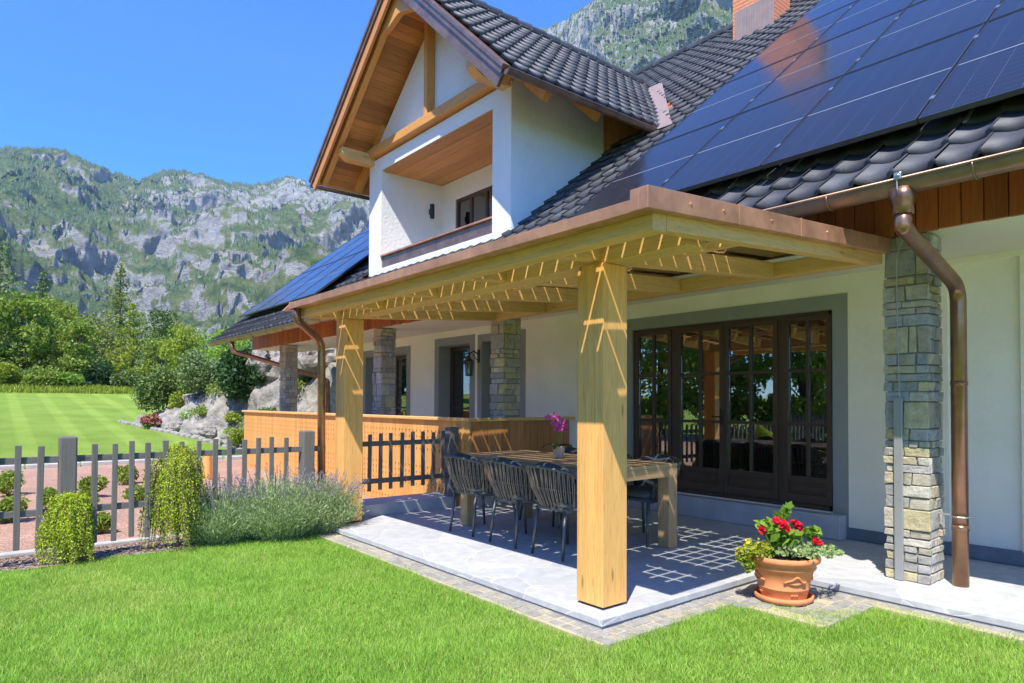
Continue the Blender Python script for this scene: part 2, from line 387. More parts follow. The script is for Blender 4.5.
M['leaf_weep'] = leafmat('leaf_weep', (.17, .27, .03), (.46, .56, .08), .35, nscale=3)
M['edgestone'] = plain('edge_stone', (.33, .31, .28), .95, var=.2, scale=6, bmp=.4)
M['leaf_shrub'] = leafmat('leaf_shrub', (.11, .17, .06), (.27, .35, .13), .25)
M['soffitboard'] = wood('gable_soffit_wood', (.66, .28, .08), 'Y', .55, isl=.4)
# ------------------------------------------------------------------ terrain
def sm(t): t = min(1, max(0, t)); return t*t*(3-2*t)
def H(x, y):
    z = -.085 - .075*sm((-3.9 - x)/1.2)
    if x < -14.9:
        d = -14.9 - x
        z += .078*min(d, 28)*sm(d/4) + .012*max(0, min(d-28, 300))
    # rock garden bank behind a foot line
    d = y - (3.35 + (x+16.5)*.25)
    if d > 0 and -25 < x < -13.4: z += (1.0+1.7*sm((x+23)/5))*sm(d/2.1)*sm((x+25)/2.5)*sm((-13.4-x)/1.5)*sm((11-y)/3)
    return z
def Hn(x, y): return H(x, y) + .01*noise.noise(Vector((x*.6, y*.6, 0)))
def sheet(name, xs, ys, m, keep=None, zoff=0):
    V = []; F = []; nx = len(xs)
    for y in ys:
        for x in xs:
            dd = y-(3.35+(x+16.5)*.25)
            V.append((x, y, Hn(x, y) + zoff - (.45 if name == 'ground' and dd > .25 and -24 < x < -13.2 and y < 8 else 0)))
    for j in range(len(ys)-1):
        for i in range(nx-1):
            cx = (xs[i]+xs[i+1])/2; cy = (ys[j]+ys[j+1])/2
            if keep and not keep(cx, cy): continue
            F.append((j*nx+i, j*nx+i+1, (j+1)*nx+i+1, (j+1)*nx+i))
    o = npmesh(name, V, F, m, smooth=True); return o
def axis(lo, hi, a, b, fine, n_out):
    mid = list(np.arange(a, b+1e-6, fine))
    left = [a - (a-lo)*((k/n_out)**3) for k in range(n_out, 0, -1)]
    right = [b + (hi-b)*((k/n_out)**3) for k in range(1, n_out+1)]
    return [float(t) for t in left+mid+right]
g = sheet('ground', axis(-4000, 4000, -46, 10, .5, 24), axis(-4000, 4000, -14, 18, .5, 24), M['lawn']); tag(g, kind='structure')
def hsheet(name, x0, x1, y0, y1, st, m, z):
    xs = [float(v) for v in np.linspace(x0, x1, max(2, int((x1-x0)/st)+1))]; ys = [float(v) for v in np.linspace(y0, y1, max(2, int((y1-y0)/st)+1))]
    return tag(sheet(name, xs, ys, m, None, z), kind='structure')
hsheet('gravel_bed', -14.8, -5.02, -14, 4.5, .3, M['gravel'], .012)
hsheet('bark_mulch', -4.92, -3.97, -14, 0.0, .12, M['mulch'], .02)
k = MB()
y = -14
while y < 1.9:
    a = y + .012; k.box(-5.03, -4.92, a, y+.78, -.3, Hn(-4.97, y)+.055); y += .8
tag(k.build('stone_kerb', M['kerb'], bevel=.012), kind='structure')
k = MB(); y = -14
while y < 3.0:
    x = -14.85 + .25*sm((y-.5)/2.5)*2
    k.box(x-.12, x+.12, y+.01, y+.98, -.4, Hn(x, y)+.10 + .0*y); y += 1.0
tag(k.build('stone_kerb', M['kerb'], bevel=.015), kind='structure')
# loose chips on the mulch
k = MB()
for i in range(2600):
    x = random.uniform(-4.88, -4.0); y = random.uniform(-4.2, -.1); z = Hn(x, y)+.028
    a = random.uniform(0, 3.14); L = random.uniform(.012, .035); w = L*.45
    d = Vector((math.cos(a), math.sin(a), random.uniform(-.3, .3))).normalized()*L
    k.bar(Vector((x, y, z))-d/2, Vector((x, y, z))+d/2, w, .006)
tag(k.build('bark_chips', M['chip'], fix=False), 'pale brown bark chips strewn over the bed in front of the picket fence', 'bark chips', kind='stuff')

# ------------------------------------------------------------------ terrace
k = MB()
k.prism([(-4.15, 0), (0, 0), (0, 1.93), (6.0, 1.93), (6.0, 3.64), (-4.15, 3.64)], -.045, 0)
tag(k.build('terrace', M['terrace'], bevel=.005), kind='structure')
k = MB(); k.prism([(-4.13, .006), (-.006, .006), (-.006, 1.936), (5.98, 1.936), (5.98, 3.62), (-4.13, 3.62)], -.4, -.047)
tag(k.build('terrace_base', M['terrace_edge']), kind='structure')
k = MB(); k.box(-4.62, -4.152, .30, 1.80, -.3, .134)
tag(k.build('terrace_step', M['stepstone'], bevel=.006), kind='structure')
k = MB(); k.box(-12.9, -3.99, 1.90, 3.64, -.3, .13)
tag(k.build('porch_floor', M['terrace'], bevel=.006), kind='structure')
k = MB(); k.box(-2.98, -.17, 3.50, 3.645, .003, .232)
tag(k.build('door_step', M['stepstone'], bevel=.008), kind='structure')
# setts
def in_setts(x, y):
    if x < 6 and x > .0 and 1.80 < y < 1.93: return True
    if -4.1 < x < .17 and -.17 < y < .0: return True
    if 0 <= x < .19 and -.17 < y < 1.93: return True
    if 0 <= x < .80 and y < 1.93 and y > 1.25 + .1*math.sin(x*5) and x < .78: return True
    if 0 <= x < .19+ .6*sm((y-1.0)/.4) and .9 < y < 1.93: return True
    return False
k = MB(); ks = MB()
xs = np.arange(-4.1, 6, .105)
for i, x in enumerate(xs):
    for j in range(24):
        y = -.17 + j*.0875
        if in_setts(x+.05, y+.044):
            if random.random() < .02: continue
            z = -.052 + random.uniform(-.004, .003)
            a = random.uniform(.004, .009)
            k.box(x+a, x+.105-a*.6, y+a, y+.0875-a*.6, -.12, z)
tag(k.build('cobble_edging', M['setts'], bevel=.006), kind='structure')
ks.box(-4.12, .175, -.185, -.001, -.25, -.058); ks.box(.001, .18, -.001, 1.1, -.25, -.058); ks.box(.001, .82, 1.1, 1.929, -.25, -.058); ks.box(.82, 6, 1.78, 1.929, -.25, -.058)
tag(ks.build('cobble_bedding', M['settsand']), kind='structure')

# ------------------------------------------------------------------ house
SL = .81; YE = 1.58; ZE = 2.80; XM = -5.94; SDL = .82; SDR = .937; ZR = 7.785; YO = 1.84; YD = 2.58
XL, XR = -8.10, -4.05; XC = -6.075
zmain = lambda y: ZE + SL*(y-YE)
zdorm = lambda x: ZR - (SDR if x > XM else SDL)*abs(x-XM)
HX0, HX1 = -14.2, 7.0
house = empty('house', (0,0,0), 0, 'cream alpine house with dark tiled roof, gabled loggia and stone porch columns', 'house')
# walls
def wall_y(x0, x1, z0, z1, y0, y1, holes):
    k = MB(); xs = sorted({x0, x1, *[h[0] for h in holes], *[h[1] for h in holes]}); zs = sorted({z0, z1, *[h[2] for h in holes], *[h[3] for h in holes]})
    for i in range(len(xs)-1):
        for j in range(len(zs)-1):
            cx = (xs[i]+xs[i+1])/2; cz = (zs[j]+zs[j+1])/2
            if any(h[0] < cx < h[1] and h[2] < cz < h[3] for h in holes): continue
            k.box(xs[i], xs[i+1], y0, y1, zs[j], zs[j+1])
    bm_o = k
    return bm_o
DX0, DX1, DZ0, DZ1 = -2.88, -.30, .24, 2.255
AX0, AX1, AZ1 = -7.43, -6.46, 2.33
BX0, BX1 = -10.31, -8.58
CX0, CX1 = -6.12, -5.12
YW = 3.66
holes = [(DX0, DX1, DZ0, DZ1), (AX0, AX1, .14, 2.33), (BX0, BX1, .14, 2.27), (CX0, CX1, .14, 2.33)]
w = wall_y(-11.45, .70, 0, 2.60, YW, YW+.30, holes)
w.build('wall', M['plaster'], house)
k = MB(); k.box(.70, 1.22, YW+.045, YW+.30, 0, 2.53); k.box(.70, 1.22, YW, YW+.30, 2.53, 2.60); k.box(1.22, 6.5, YW, YW+.30, 0, 2.60)
k.build('wall', M['plaster'], house)
# gable end walls and back wall
for xa, xb in ((-11.45, -11.15), (6.2, 6.5)):
    k = MB(); k.prismX([(YW+.3, -.3), (16.4, -.3), (16.4, 2.9), (10.03, zmain(10.03)-.35), (YW+.3, zmain(YW+.3)-.35)], xa, xb); k.build('gable_wall', M['plaster'], house)
k = MB(); k.box(-11.15, 6.2, 16.1, 16.4, -.3, 2.9); k.build('back_wall', M['plaster'], house)
# plinth
k = MB(); k.box(-.168, .70, YW-.012, YW-.001, .001, .115); k.box(.70, 6.5, YW-.006, YW+.043, .001, .115)
k.build('plinth', M['plinth'], house)
k = MB(); k.box(-4.14, -2.99, YW-.012, YW-.001, .001, .115)
k.build('plinth', M['plinth'], house)
# soffit
k = MB(); k.box(-13.9, 6.6, 2.455, 3.658, 2.585, 2.61); k.build('soffit', M['soffit'], house)
# fascia boards (vertical brown boards above the columns)
k = MB(); x = -13.95
while x < 6.6:
    w_ = random.uniform(.135, .15)
    d = random.uniform(0, .008)
    k.box(x+.003, x+w_-.003, 2.425-d, 2.452, 2.575+random.uniform(0, .012), 3.30); x += w_
k.build('fascia_boarding', M['brownZ'], house, bevel=.004)
# underside of the eaves and rafter tails
k = MB()
for y0, y1 in ((1.63, 9.9),):
    pass
x = 0
k.prismX([(1.66, zmain(1.66)-.10), (10.03, zmain(10.03)-.10), (10.03, zmain(10.03)-.24), (3.3, zmain(3.3)-.24), (1.66, zmain(1.66)-.16)], HX0, XL+.3)
k.prismX([(1.66, zmain(1.66)-.10), (2.5, zmain(2.5)-.10), (2.5, zmain(2.5)-.2), (1.66, zmain(1.66)-.16)], XL+.3, XR-.3)
k.prismX([(1.66, zmain(1.66)-.10), (10.03, zmain(10.03)-.10), (10.03, zmain(10.03)-.24), (3.3, zmain(3.3)-.24), (1.66, zmain(1.66)-.16)], XR-.3, HX1)
k.prismX([(10.03, zmain(10.03)-.10), (18.3, zmain(10.03)-.10-SL*8.27), (18.3, zmain(10.03)-.24-SL*8.27), (10.03, zmain(10.03)-.24)], HX0, HX1)
roofdeck = k.build('roof_deck', M['brownX'], house)
# ---- tiles
TW, TR = .235, .30
prof_u = np.array([0, .12, .28, .45, .62, .78, .9, .93, 1.0])
prof_h = np.array([.028, .019, .006, .0, .003, .011, .022, .038, .038])
def tiles(name, O, U, S, Nn, Lu, Ls, keep, parent, stagger=0.0):
    O, U, S, Nn = map(np.array, (O, U, S, Nn)); U = U.astype(float)
    V = []; F = []; o = 0
    nr = int(math.ceil(Ls/TR)); nu = int(math.ceil(Lu/TW)); n = len(prof_u)
    for r in range(nr):
        for t in range(nu):
            off = (TW*stagger if r % 2 else 0)
            uc = (t+.5)*TW+off; sc_ = (r+.5)*TR
            if uc > Lu or not keep(*(O+U*uc+S*sc_)): continue
            us = t*TW + prof_u*TW + off
            jz = random.uniform(-.003, .003)
            s0 = r*TR - .025; s1 = min((r+1)*TR+.0, Ls)
            pb = [O+U*u+S*(s0+.004)+Nn*(h+.004+jz) for u, h in zip(us, prof_h)]
            pa = [O+U*u+S*(s0+.012*(1-abs(q-.5)))+Nn*(h+.046+jz) for u, h, q in zip(us, prof_h, prof_u)]
            pc = [O+U*u+S*s1+Nn*(h*.9+.006+jz) for u, h in zip(us, prof_h)]
            V += pb+pa+pc
            for i in range(n-1):
                F.append((o+i, o+i+1, o+n+i+1, o+n+i)); F.append((o+n+i, o+n+i+1, o+2*n+i+1, o+2*n+i))
            o += 3*n
    return npmesh(name, V, F, M['tile'], parent)
cs = 1/math.sqrt(1+SL*SL); S_ = (0, cs, SL*cs); N_ = (0, -SL*cs, cs)
def keep_main(x, y, z):
    if -9.2 < x < -2.8 and y > YD:
        zm, zd = zmain(y), zdorm(x)
        if abs(x-XC) < 2.03:
            if zm < zd+.05: return False
        elif zm <= zd: return y < 4.75 and x > XR or y < 4.75 and x < XL   # under the eaves overhang
        # flashing strip beside the right valley
        if x > XM:
            xv = XM + (ZR-zm)/SDR if zm < ZR else XM
            if x - xv < .42 and 4.55 < y < 7.9: return False
    return True
tl = tiles('roof_tiles', (HX0, YE, ZE-.05), (1,0,0), S_, N_, HX1-HX0, 8.46/cs, keep_main, house)
# ridge caps
k = MB(); x = HX0
while x < HX1:
    k.tube([(x, 10.05, zmain(10.05)-.02), (x+.36, 10.05, zmain(10.05)-.01)], [.12, .135], 12); x += .33
k.build('ridge_tiles', M['tile'], house, smooth=False)
# simple rear slope
k = MB(); k.prismX([(10.1, zmain(10.05)-.03), (18.4, zmain(10.05)-.03-SL*8.3), (18.4, zmain(10.05)-.08-SL*8.3), (10.1, zmain(10.05)-.08)], HX0, HX1); k.build('rear_roof', M['tile'], house)
# main gutters (half round)
def half_gutter(name, x0, x1, yc, zc, r, m, parent):
    V = []; F = []; n = 12
    xs = [x0+(x1-x0)*i/max(1, int((x1-x0)/1.0)) for i in range(int((x1-x0)/1.0)+1)]
    for x in xs:
        for rr in (r, r-.006):
            for k_ in range(n+1):
                t = math.pi + math.pi*k_/n
                V.append((x, yc+rr*math.cos(t), zc+rr*math.sin(t)))
    q = 2*(n+1)
    for i in range(len(xs)-1):
        for k_ in range(n):
            a = i*q+k_; F.append((a, a+1, a+q+1, a+q)); a += n+1; F.append((a+1, a, a+q, a+q+1))
    o = npmesh(name, V, F, m, parent, smooth=True)
    k = MB(); k.tube([(x0, yc-r, zc+.004), (x1, yc-r, zc+.004)], .011, 8); k.tube([(x0, yc+r, zc+.01), (x1, yc+r, zc+.01)], .007, 6)
    for xx in (x0, x1): k.prismX([(yc+r*math.cos(math.pi+math.pi*j/10), zc+r*math.sin(math.pi+math.pi*j/10)) for j in range(11)], xx-.003, xx+.003)
    x = x0+.5
    while x < x1:
        k.tube([(x, yc+(r+.004)*math.cos(math.pi+math.pi*j/10), zc+(r+.004)*math.sin(math.pi+math.pi*j/10)) for j in range(11)], .006, 5); x += .85
    k.build('gutter_bead', m, o, smooth=True)
    return o
half_gutter('gutter', HX0-.1, 7.0, 1.60, 2.725, .078, M['gutter_brown'], house)
# ---- stone columns
def column(x0, x1, y0, y1, z0, z1, seed, name='stone_column'):
    rr = random.Random(seed)
    core = MB(); core.box(x0+.018, x1-.018, y0+.018, y1-.018, z0, z1); c = core.build(name, M['mortar'], house)
    k = MB(); z = z0
    while z < z1-.01:
        h = min(rr.choice([.05, .07, .09, .12, .15, .20]), z1-z)
        if z1-z-h < .05: h = z1-z
        for face in range(4):
            a, b_ = (x0, x1) if face in (0, 2) else (y0, y1)
            u = a
            zt = [(z, z+h)] if h < .12 or rr.random() < .55 else [(z, z+h*.5), (z+h*.5, z+h)]
            for za, zb in zt:
                u = a
                while u < b_-.001:
                    ln = rr.choice([.06, .09, .13, .17, .22]); 
                    if b_-u-ln < .06: ln = b_-u
                    ln = min(ln, b_-u)
                    p = rr.uniform(-.007, .009); g_ = .004
                    ua, ub = u+g_, u+ln-g_
                    if face == 0: k.box(ua - (p+.004 if u == a else 0), ub + (p+.004 if u+ln >= b_ else 0), y0-p, y0+.03, za+g_, zb-g_)
                    elif face == 2: k.box(ua, ub, y1-.03, y1+p, za+g_, zb-g_)
                    elif face == 1: k.box(x1-.03, x1+p, ua+.02*(u == a), ub, za+g_, zb-g_)
                    else: k.box(x0-p, x0+.03, ua+.02*(u == a), ub, za+g_, zb-g_)
                    u += ln
        z += h
    # roughen the corners
    k.v = [(x+rr.uniform(-.007, .007), y+rr.uniform(-.007, .007), z_+rr.uniform(-.004, .004)) for x, y, z_ in k.v]
    k.build('stone_facing', M['masonry'], c, bevel=.006)
    return c
column(.656, .956, 2.43, 2.72, .001, 2.575, 3)
column(-4.31, -4.03, 2.45, 2.74, .001, 2.575, 5)
column(-7.66, -7.38, 2.45, 2.74, .131, 2.575, 8)
column(-12.12, -11.80, 2.45, 2.74, .131, 2.575, 9)
# grey duct strip on the near column
k = MB(); k.box(.732, .792, 2.395, 2.414, .004, 1.36); k.build('cable_duct', M['strip'], house, bevel=.004)
k = MB(); k.tube([(.775, 2.395, 1.36), (.765, 2.40, 1.8), (.76, 2.40, 2.15), (.80, 2.30, 2.40), (.95, 2.0, 2.46), (1.08, 1.6, 2.55), (1.10, 1.51, 2.66), (1.10, 1.505, 2.74)], .0045, 6); k.build('lightning_cable', M['strip'], house)
k = MB(); k.box(1.083, 1.127, 1.498, 1.532, 2.72, 2.765); k.box(1.09, 1.12, 1.488, 1.55, 2.735, 2.752); k.build('cable_clamp', M['steel'], house, bevel=.006)
# downpipe right
k = MB(); P = [(1.10, 1.60, 2.70), (1.10, 1.60, 2.52)]
def bezpath(pts, n=6, f=.35):
    out = [Vector(pts[0])]
    for i in range(1, len(pts)-1):
        p = Vector(pts[i]); a = Vector(pts[i-1]); b = Vector(pts[i+1])
        r_ = min((a-p).length, (b-p).length)*f
        s = p+(a-p).normalized()*r_; e = p+(b-p).normalized()*r_
        for j in range(n+1):
            t = j/n; out.append(s*(1-t)**2 + p*2*t*(1-t) + e*t*t)
    out.append(Vector(pts[-1])); return out
k.lathe([(.062, 0), (.062, .05), (.075, .09), (.085, .16)], (1.10, 1.60, 2.52), 20)
k.tube(bezpath([(1.10, 1.60, 2.56), (1.10, 1.60, 2.44), (1.10, 2.60, 2.17), (1.10, 2.60, .002)], 8, .12), .052, 20)
k.lathe([(.056, 0), (.056, .04)], (1.10, 2.60, .40), 20); k.lathe([(.056, 0), (.056, .03)], (1.10, 2.60, 1.45), 20)
k.build('downpipe', M['copper_dark'], house, smooth=True)
k = MB(); k.tube([(1.10, 2.60, .50), (.955, 2.60, .505)], .007, 6); k.tube([(1.10+.058*math.cos(t), 2.60+.058*math.sin(t), .50) for t in np.linspace(0, 6.28, 17)], .005, 5); k.build('pipe_bracket', M['steel'], house)
# left downpipe swan neck
k = MB(); k.tube(bezpath([(-12.8, 1.6, 2.68), (-12.78, 1.62, 2.44), (-12.5, 2.2, 2.26), (-12.0, 3.4, 1.87), (-11.95, 3.52, 1.80), (-11.95, 3.55, .14)], 6, .25), .05, 14)
k.build('downpipe', M['copper_dark'], house, smooth=True)

# ---- reveals (grey painted surrounds)
def surround(x0, x1, z0, z1, t, name, yw=YW, top=True):
    k = MB(); k.box(x0-t, x0, yw-.008, yw-.0005, z0, z1+t); k.box(x1, x1+t, yw-.008, yw-.0005, z0, z1+t); k.box(x0, x1, yw-.008, yw-.0005, z1, z1+t)
    # inner lining
    k.box(x0-.002, x0+.004, yw-.008, yw+.295, z0, z1); k.box(x1-.004, x1+.002, yw-.008, yw+.295, z0, z1); k.box(x0+.004, x1-.004, yw-.008, yw+.295, z1-.004, z1+.002)
    return k.build(name, M['reveal'], house)
surround(DX0, DX1, 0.001, DZ1, .145, 'door_surround')
surround(AX0, AX1, .14, 2.33, .14, 'window_surround'); surround(BX0, BX1, .14, 2.27, .14, 'window_surround'); surround(CX0, CX1, .14, 2.33, .12, 'window_surround')

# ---- patio door, four glazed leaves
YDO = 3.715
door = MB(); 
door.box(DX0+.005, DX0+.033, YDO-.03, YDO+.06, DZ0, DZ1-.005); door.box(DX1-.022, DX1-.005, YDO-.03, YDO+.06, DZ0, DZ1-.005)
door.box(DX0+.05, DX1-.05, YDO-.03, YDO+.06, DZ1-.038, DZ1-.005); door.box(DX0+.05, DX1-.05, YDO-.03, YDO+.06, DZ0, DZ0+.05)
pd = door.build('patio_door', M['darkwoodX'], house, bevel=.004)
leaves_x = [(-2.825, -2.275), (-2.235, -1.545), (-1.535, -.845), (-.805, -.385)]
leaves_x = [(-2.845, -2.275), (-2.195, -1.548), (-1.544, -.893), (-.827, -.322)]
for xa, xb in ((-2.272, -2.198), (-.890, -.830)):
    door = MB(); door.box(xa, xb, YDO-.03, YDO+.05, DZ0+.05, DZ1-.04); door.build('door_post', M['darkwoodZ'], pd, bevel=.004)
for i, (a, b_) in enumerate(leaves_x):
    k = MB(); st = .05; zt = DZ1-.04; zb = DZ0+.055; zm = .565; y0, y1 = YDO-.045, YDO+.02
    k.box(a, a+st, y0, y1, zb, zt); k.box(b_-st, b_, y0, y1, zb, zt); k.box(a+st, b_-st, y0, y1, zt-.045, zt); k.box(a+st, b_-st, y0, y1, zb, zb+.09)
    k.box(a+st, b_-st, y0, y1, zm-.05, zm)
    # bottom panel
    k.box(a+st, b_-st, y0+.025, y1-.012, zb+.09, zm-.05); k.box(a+st+.04, b_-st-.04, y0+.012, y0+.03, zb+.13, zm-.09)
    # muntins
    cx = (a+b_)/2; y0m = y0+.012
    k.box(cx-.014, cx+.014, y0m, y1, zm, zt-.045)
    for zz in (1.655, 1.10): k.box(a+st, cx-.014, y0m, y1, zz-.016, zz+.016); k.box(cx+.014, b_-st, y0m, y1, zz-.016, zz+.016)
    lf = k.build('door_leaf', M['darkwoodZ'], pd, bevel=.003)
    gl = MB(); gl.box(a+st+.002, b_-st-.002, YDO-.008, YDO-.004, zm+.002, zt-.047); gl.build('door_glass', M['glass'], pd)
k = MB(); k.tube([(-1.575, YDO-.05, 1.16), (-1.575, YDO-.10, 1.16), (-1.66, YDO-.10, 1.16)], .009, 8); k.box(-1.59, -1.56, YDO-.056, YDO-.045, 1.07, 1.25); k.build('door_handle', M['black'], pd, bevel=.002)
# room behind the door
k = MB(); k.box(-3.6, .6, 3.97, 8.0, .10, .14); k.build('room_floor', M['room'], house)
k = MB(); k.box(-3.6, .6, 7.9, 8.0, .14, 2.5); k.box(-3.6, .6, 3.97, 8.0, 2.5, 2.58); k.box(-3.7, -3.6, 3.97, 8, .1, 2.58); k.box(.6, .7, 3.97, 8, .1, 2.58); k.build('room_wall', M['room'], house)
k = MB()
for x0, x1 in ((-2.72, -2.45), (-.62, -.40), (-2.0, -1.86)):
    n = 14
    pts = [(x0+(x1-x0)*i/n, 4.15+.025*math.sin(i*2.1)) for i in range(n+1)]
    k = MB(); k.add([(x, y, .16) for x, y in pts]+[(x, y, 2.45) for x, y in pts], [(i, i+1, n+2+i, n+1+i) for i in range(n)]); k.build('curtain', M['curtain'], house, fix=False)
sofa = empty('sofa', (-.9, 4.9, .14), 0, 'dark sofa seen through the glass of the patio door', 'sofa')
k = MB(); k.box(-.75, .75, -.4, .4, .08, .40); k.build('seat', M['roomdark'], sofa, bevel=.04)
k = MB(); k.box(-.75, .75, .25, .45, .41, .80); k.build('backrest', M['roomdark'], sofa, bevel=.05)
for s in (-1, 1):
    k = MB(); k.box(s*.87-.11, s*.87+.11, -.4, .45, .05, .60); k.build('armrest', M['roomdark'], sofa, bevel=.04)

# ---- left porch windows / doors
def casement(x0, x1, z0, z1, y, name, mull):
    k = MB(); t = .07
    k.box(x0+.005, x0+t, y, y+.06, z0, z1-.005); k.box(x1-t, x1-.005, y, y+.06, z0, z1-.005); k.box(x0+t, x1-t, y, y+.06, z1-t, z1-.005); k.box(x0+t, x1-t, y, y+.06, z0, z0+t)
    for m_ in mull: k.box(m_-.04, m_+.04, y+.005, y+.055, z0+t, z1-t)
    xs = [x0+t]+[c for m_ in mull for c in (m_-.04, m_+.04)]+[x1-t]
    for i in range(0, len(xs), 2): k.box(xs[i], xs[i+1], y+.012, y+.05, 1.18, 1.22)
    f = k.build(name, M['darkwoodZ'], house, bevel=.004)
    g_ = MB(); g_.box(x0+t, x1-t, y+.028, y+.032, z0+t, z1-t); g_.build('pane', M['glass'], f)
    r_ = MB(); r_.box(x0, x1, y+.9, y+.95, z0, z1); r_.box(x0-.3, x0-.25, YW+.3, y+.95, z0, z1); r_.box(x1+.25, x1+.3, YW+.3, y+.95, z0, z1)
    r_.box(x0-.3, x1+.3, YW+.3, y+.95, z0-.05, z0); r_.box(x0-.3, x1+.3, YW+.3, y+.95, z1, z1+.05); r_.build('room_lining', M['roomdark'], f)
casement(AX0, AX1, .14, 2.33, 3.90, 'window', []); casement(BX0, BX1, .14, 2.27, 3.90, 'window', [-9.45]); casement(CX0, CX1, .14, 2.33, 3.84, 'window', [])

# ---- dormer walls, z = from roof up
ztop = 5.62
k = MB()
k.box(XL, -7.65, YD, YD+.30, 3.45, 5.39); k.box(-4.46, XR, YD, YD+.30, 3.45, 5.39)
k.box(XL, XR, YD, YD+.30, 5.39, ztop)
k.box(-7.65, -4.46, YD+.005, YD+.30, 3.45, 3.655)
k.prismY([(XL, ztop), (XR, ztop), (XR, zdorm(XR)-.26), (XM, ZR-.26), (XL, zdorm(XL)-.30)], YD+.05, YD+.30)
dw = k.build('dormer_wall', M['plaster_white'], house)
for xa, xb in ((XL, XL+.28), (XR-.28, XR)):
    k = MB(); zt = zdorm(xa)-.30 if xa < XM else zdorm(xb)-.28
    k.prismX([(YD+.30, 3.45), (4.38, 4.9), (4.38, zt), (YD+.30, zt)], xa, xb); k.build('dormer_wall', M['plaster_white'], house)
for xa in (XR-.22, XL+.03):
    k = MB(); y = 4.38
    while y < 5.6: k.box(xa, xa+.19, y+.003, y+.117, 4.6, zdorm(XR)-.24); y += .12
    k.build('dormer_cladding', M['orangeZ'], house, bevel=.003)
# loggia inside
k = MB(); k.box(XL+.28, XR-.28, 3.84, 3.99, 3.2, 5.45) ; lb = k
wv_x0, wv_x1, wv_z0, wv_z1 = -7.20, -5.35, 4.05, 5.01
k = wall_y(XL+.28, XR-.28, 3.3, 5.45, 3.84, 3.99, [(wv_x0, wv_x1, wv_z0, wv_z1)]); k.build('loggia_wall', M['plaster_white'], house)
for xa, xb in ((XL+.281, -7.65), (-4.46, XR-.281)):
    k = MB(); k.box(xa, xb, YD+.301, 3.839, 3.3, 5.45); k.build('loggia_wall', M['plaster_white'], house)
k = MB(); k.box(XL+.1, XR-.1, 2.89, 3.84, 3.5, 3.6); k.build('loggia_floor', M['terrace'], house)
k = MB(); y = 2.60
while y < 3.83:
    k.box(-7.65, -4.46, y, y+.235, 5.365+random.uniform(0, .004), 5.388); y += .24
k.build('loggia_ceiling', M['brownX'], house, bevel=.004)
bpy.data.objects['loggia_ceiling'].data.materials[0] = wood('ceiling_wood', (.64, .29, .085), 'X', .5, isl=.25)
f = MB(); t = .06
f.box(wv_x0, wv_x0+t, 3.86, 3.92, wv_z0, wv_z1); f.box(wv_x1-t, wv_x1, 3.86, 3.92, wv_z0, wv_z1); f.box(wv_x0+t, wv_x1-t, 3.86, 3.92, wv_z1-t, wv_z1); f.box(wv_x0+t, wv_x1-t, 3.86, 3.92, wv_z0, wv_z0+t)
for x in (-6.75, -6.30, -5.85): f.box(x-.03, x+.03, 3.865, 3.915, wv_z0+t, wv_z1-t)
f = f.build('loggia_window', M['darkwoodZ'], house, bevel=.003)
k = MB(); k.box(wv_x0+t, wv_x1-t, 3.888, 3.892, wv_z0+t, wv_z1-t); k.build('pane', M['glass'], f)
k = MB(); n = 60
pts = [(wv_x0+(wv_x1-wv_x0)*i/n, 3.95+.015*math.sin(i*1.3)) for i in range(n+1)]
k.add([(x, y, 3.9) for x, y in pts]+[(x, y, 5.1) for x, y in pts], [(i, i+1, n+2+i, n+1+i) for i in range(n)]); k.build('curtain', M['curtain'], f, fix=False)
# parapet flashing
k = MB(); k.box(-7.65, -4.46, YD+.02, YD+.10, 3.657, 3.85); k.build('parapet_cladding', M['gutter_brown'], house, bevel=.003)
k = MB(); k.box(-7.65, -4.46, YD-.02, YD+.20, 3.852, 3.882); k.build('parapet_cap', M['copper'], house, bevel=.003)
# tie beam, king post, purlins
k = MB(); k.box(XL-.10, XR+.10, YD-.12, YD+.045, 5.655, 5.80); k.build('tie_beam', M['orangeX'], house, bevel=.01)
k = MB(); k.box(-6.115, -6.015, YD-.10, YD+.045, 5.805, ZR-.33); k.build('king_post', M['orangeZ'], house, bevel=.008)
zu = lambda x, d: zdorm(x)-d
for x in (XL+.10, XR-.10):
    k = MB(); zt = zu(x, .29)-.07; y0 = YO+.12
    k.prismX([(YD+.05, zt), (y0, zt), (y0, zt-.10), (y0+.07, zt-.16), (y0+.14, zt-.20), (YD+.05, zt-.20)], x-.09, x+.09); k.build('purlin', M['larchpaleY'], house, bevel=.008)
k = MB(); zt = ZR-.24
k.prismX([(YD+.05, zt), (YO+.12, zt), (YO+.12, zt-.12), (YO+.24, zt-.22), (YD+.05, zt-.22)], XM-.07, XM+.07); k.build('ridge_purlin', M['larchY'], house, bevel=.008)
# collar with curved foot near apex
k = MB(); hc = .62
k.prismY([(XM-.62, zu(XM-.62, .22)), (XM, ZR-.22), (XM+.62, zu(XM+.62, .22)), (XM+.60, zu(XM+.62, .22)-.03), (XM+.30, ZR-.72), (XM+.1, ZR-.66), (XM, ZR-.64), (XM-.1, ZR-.66), (XM-.30, ZR-.72), (XM-.60, zu(XM-.62, .22)-.03)], YO+.08, YO+.17)
k.build('gable_brace', M['orangeX'], house, bevel=.006)
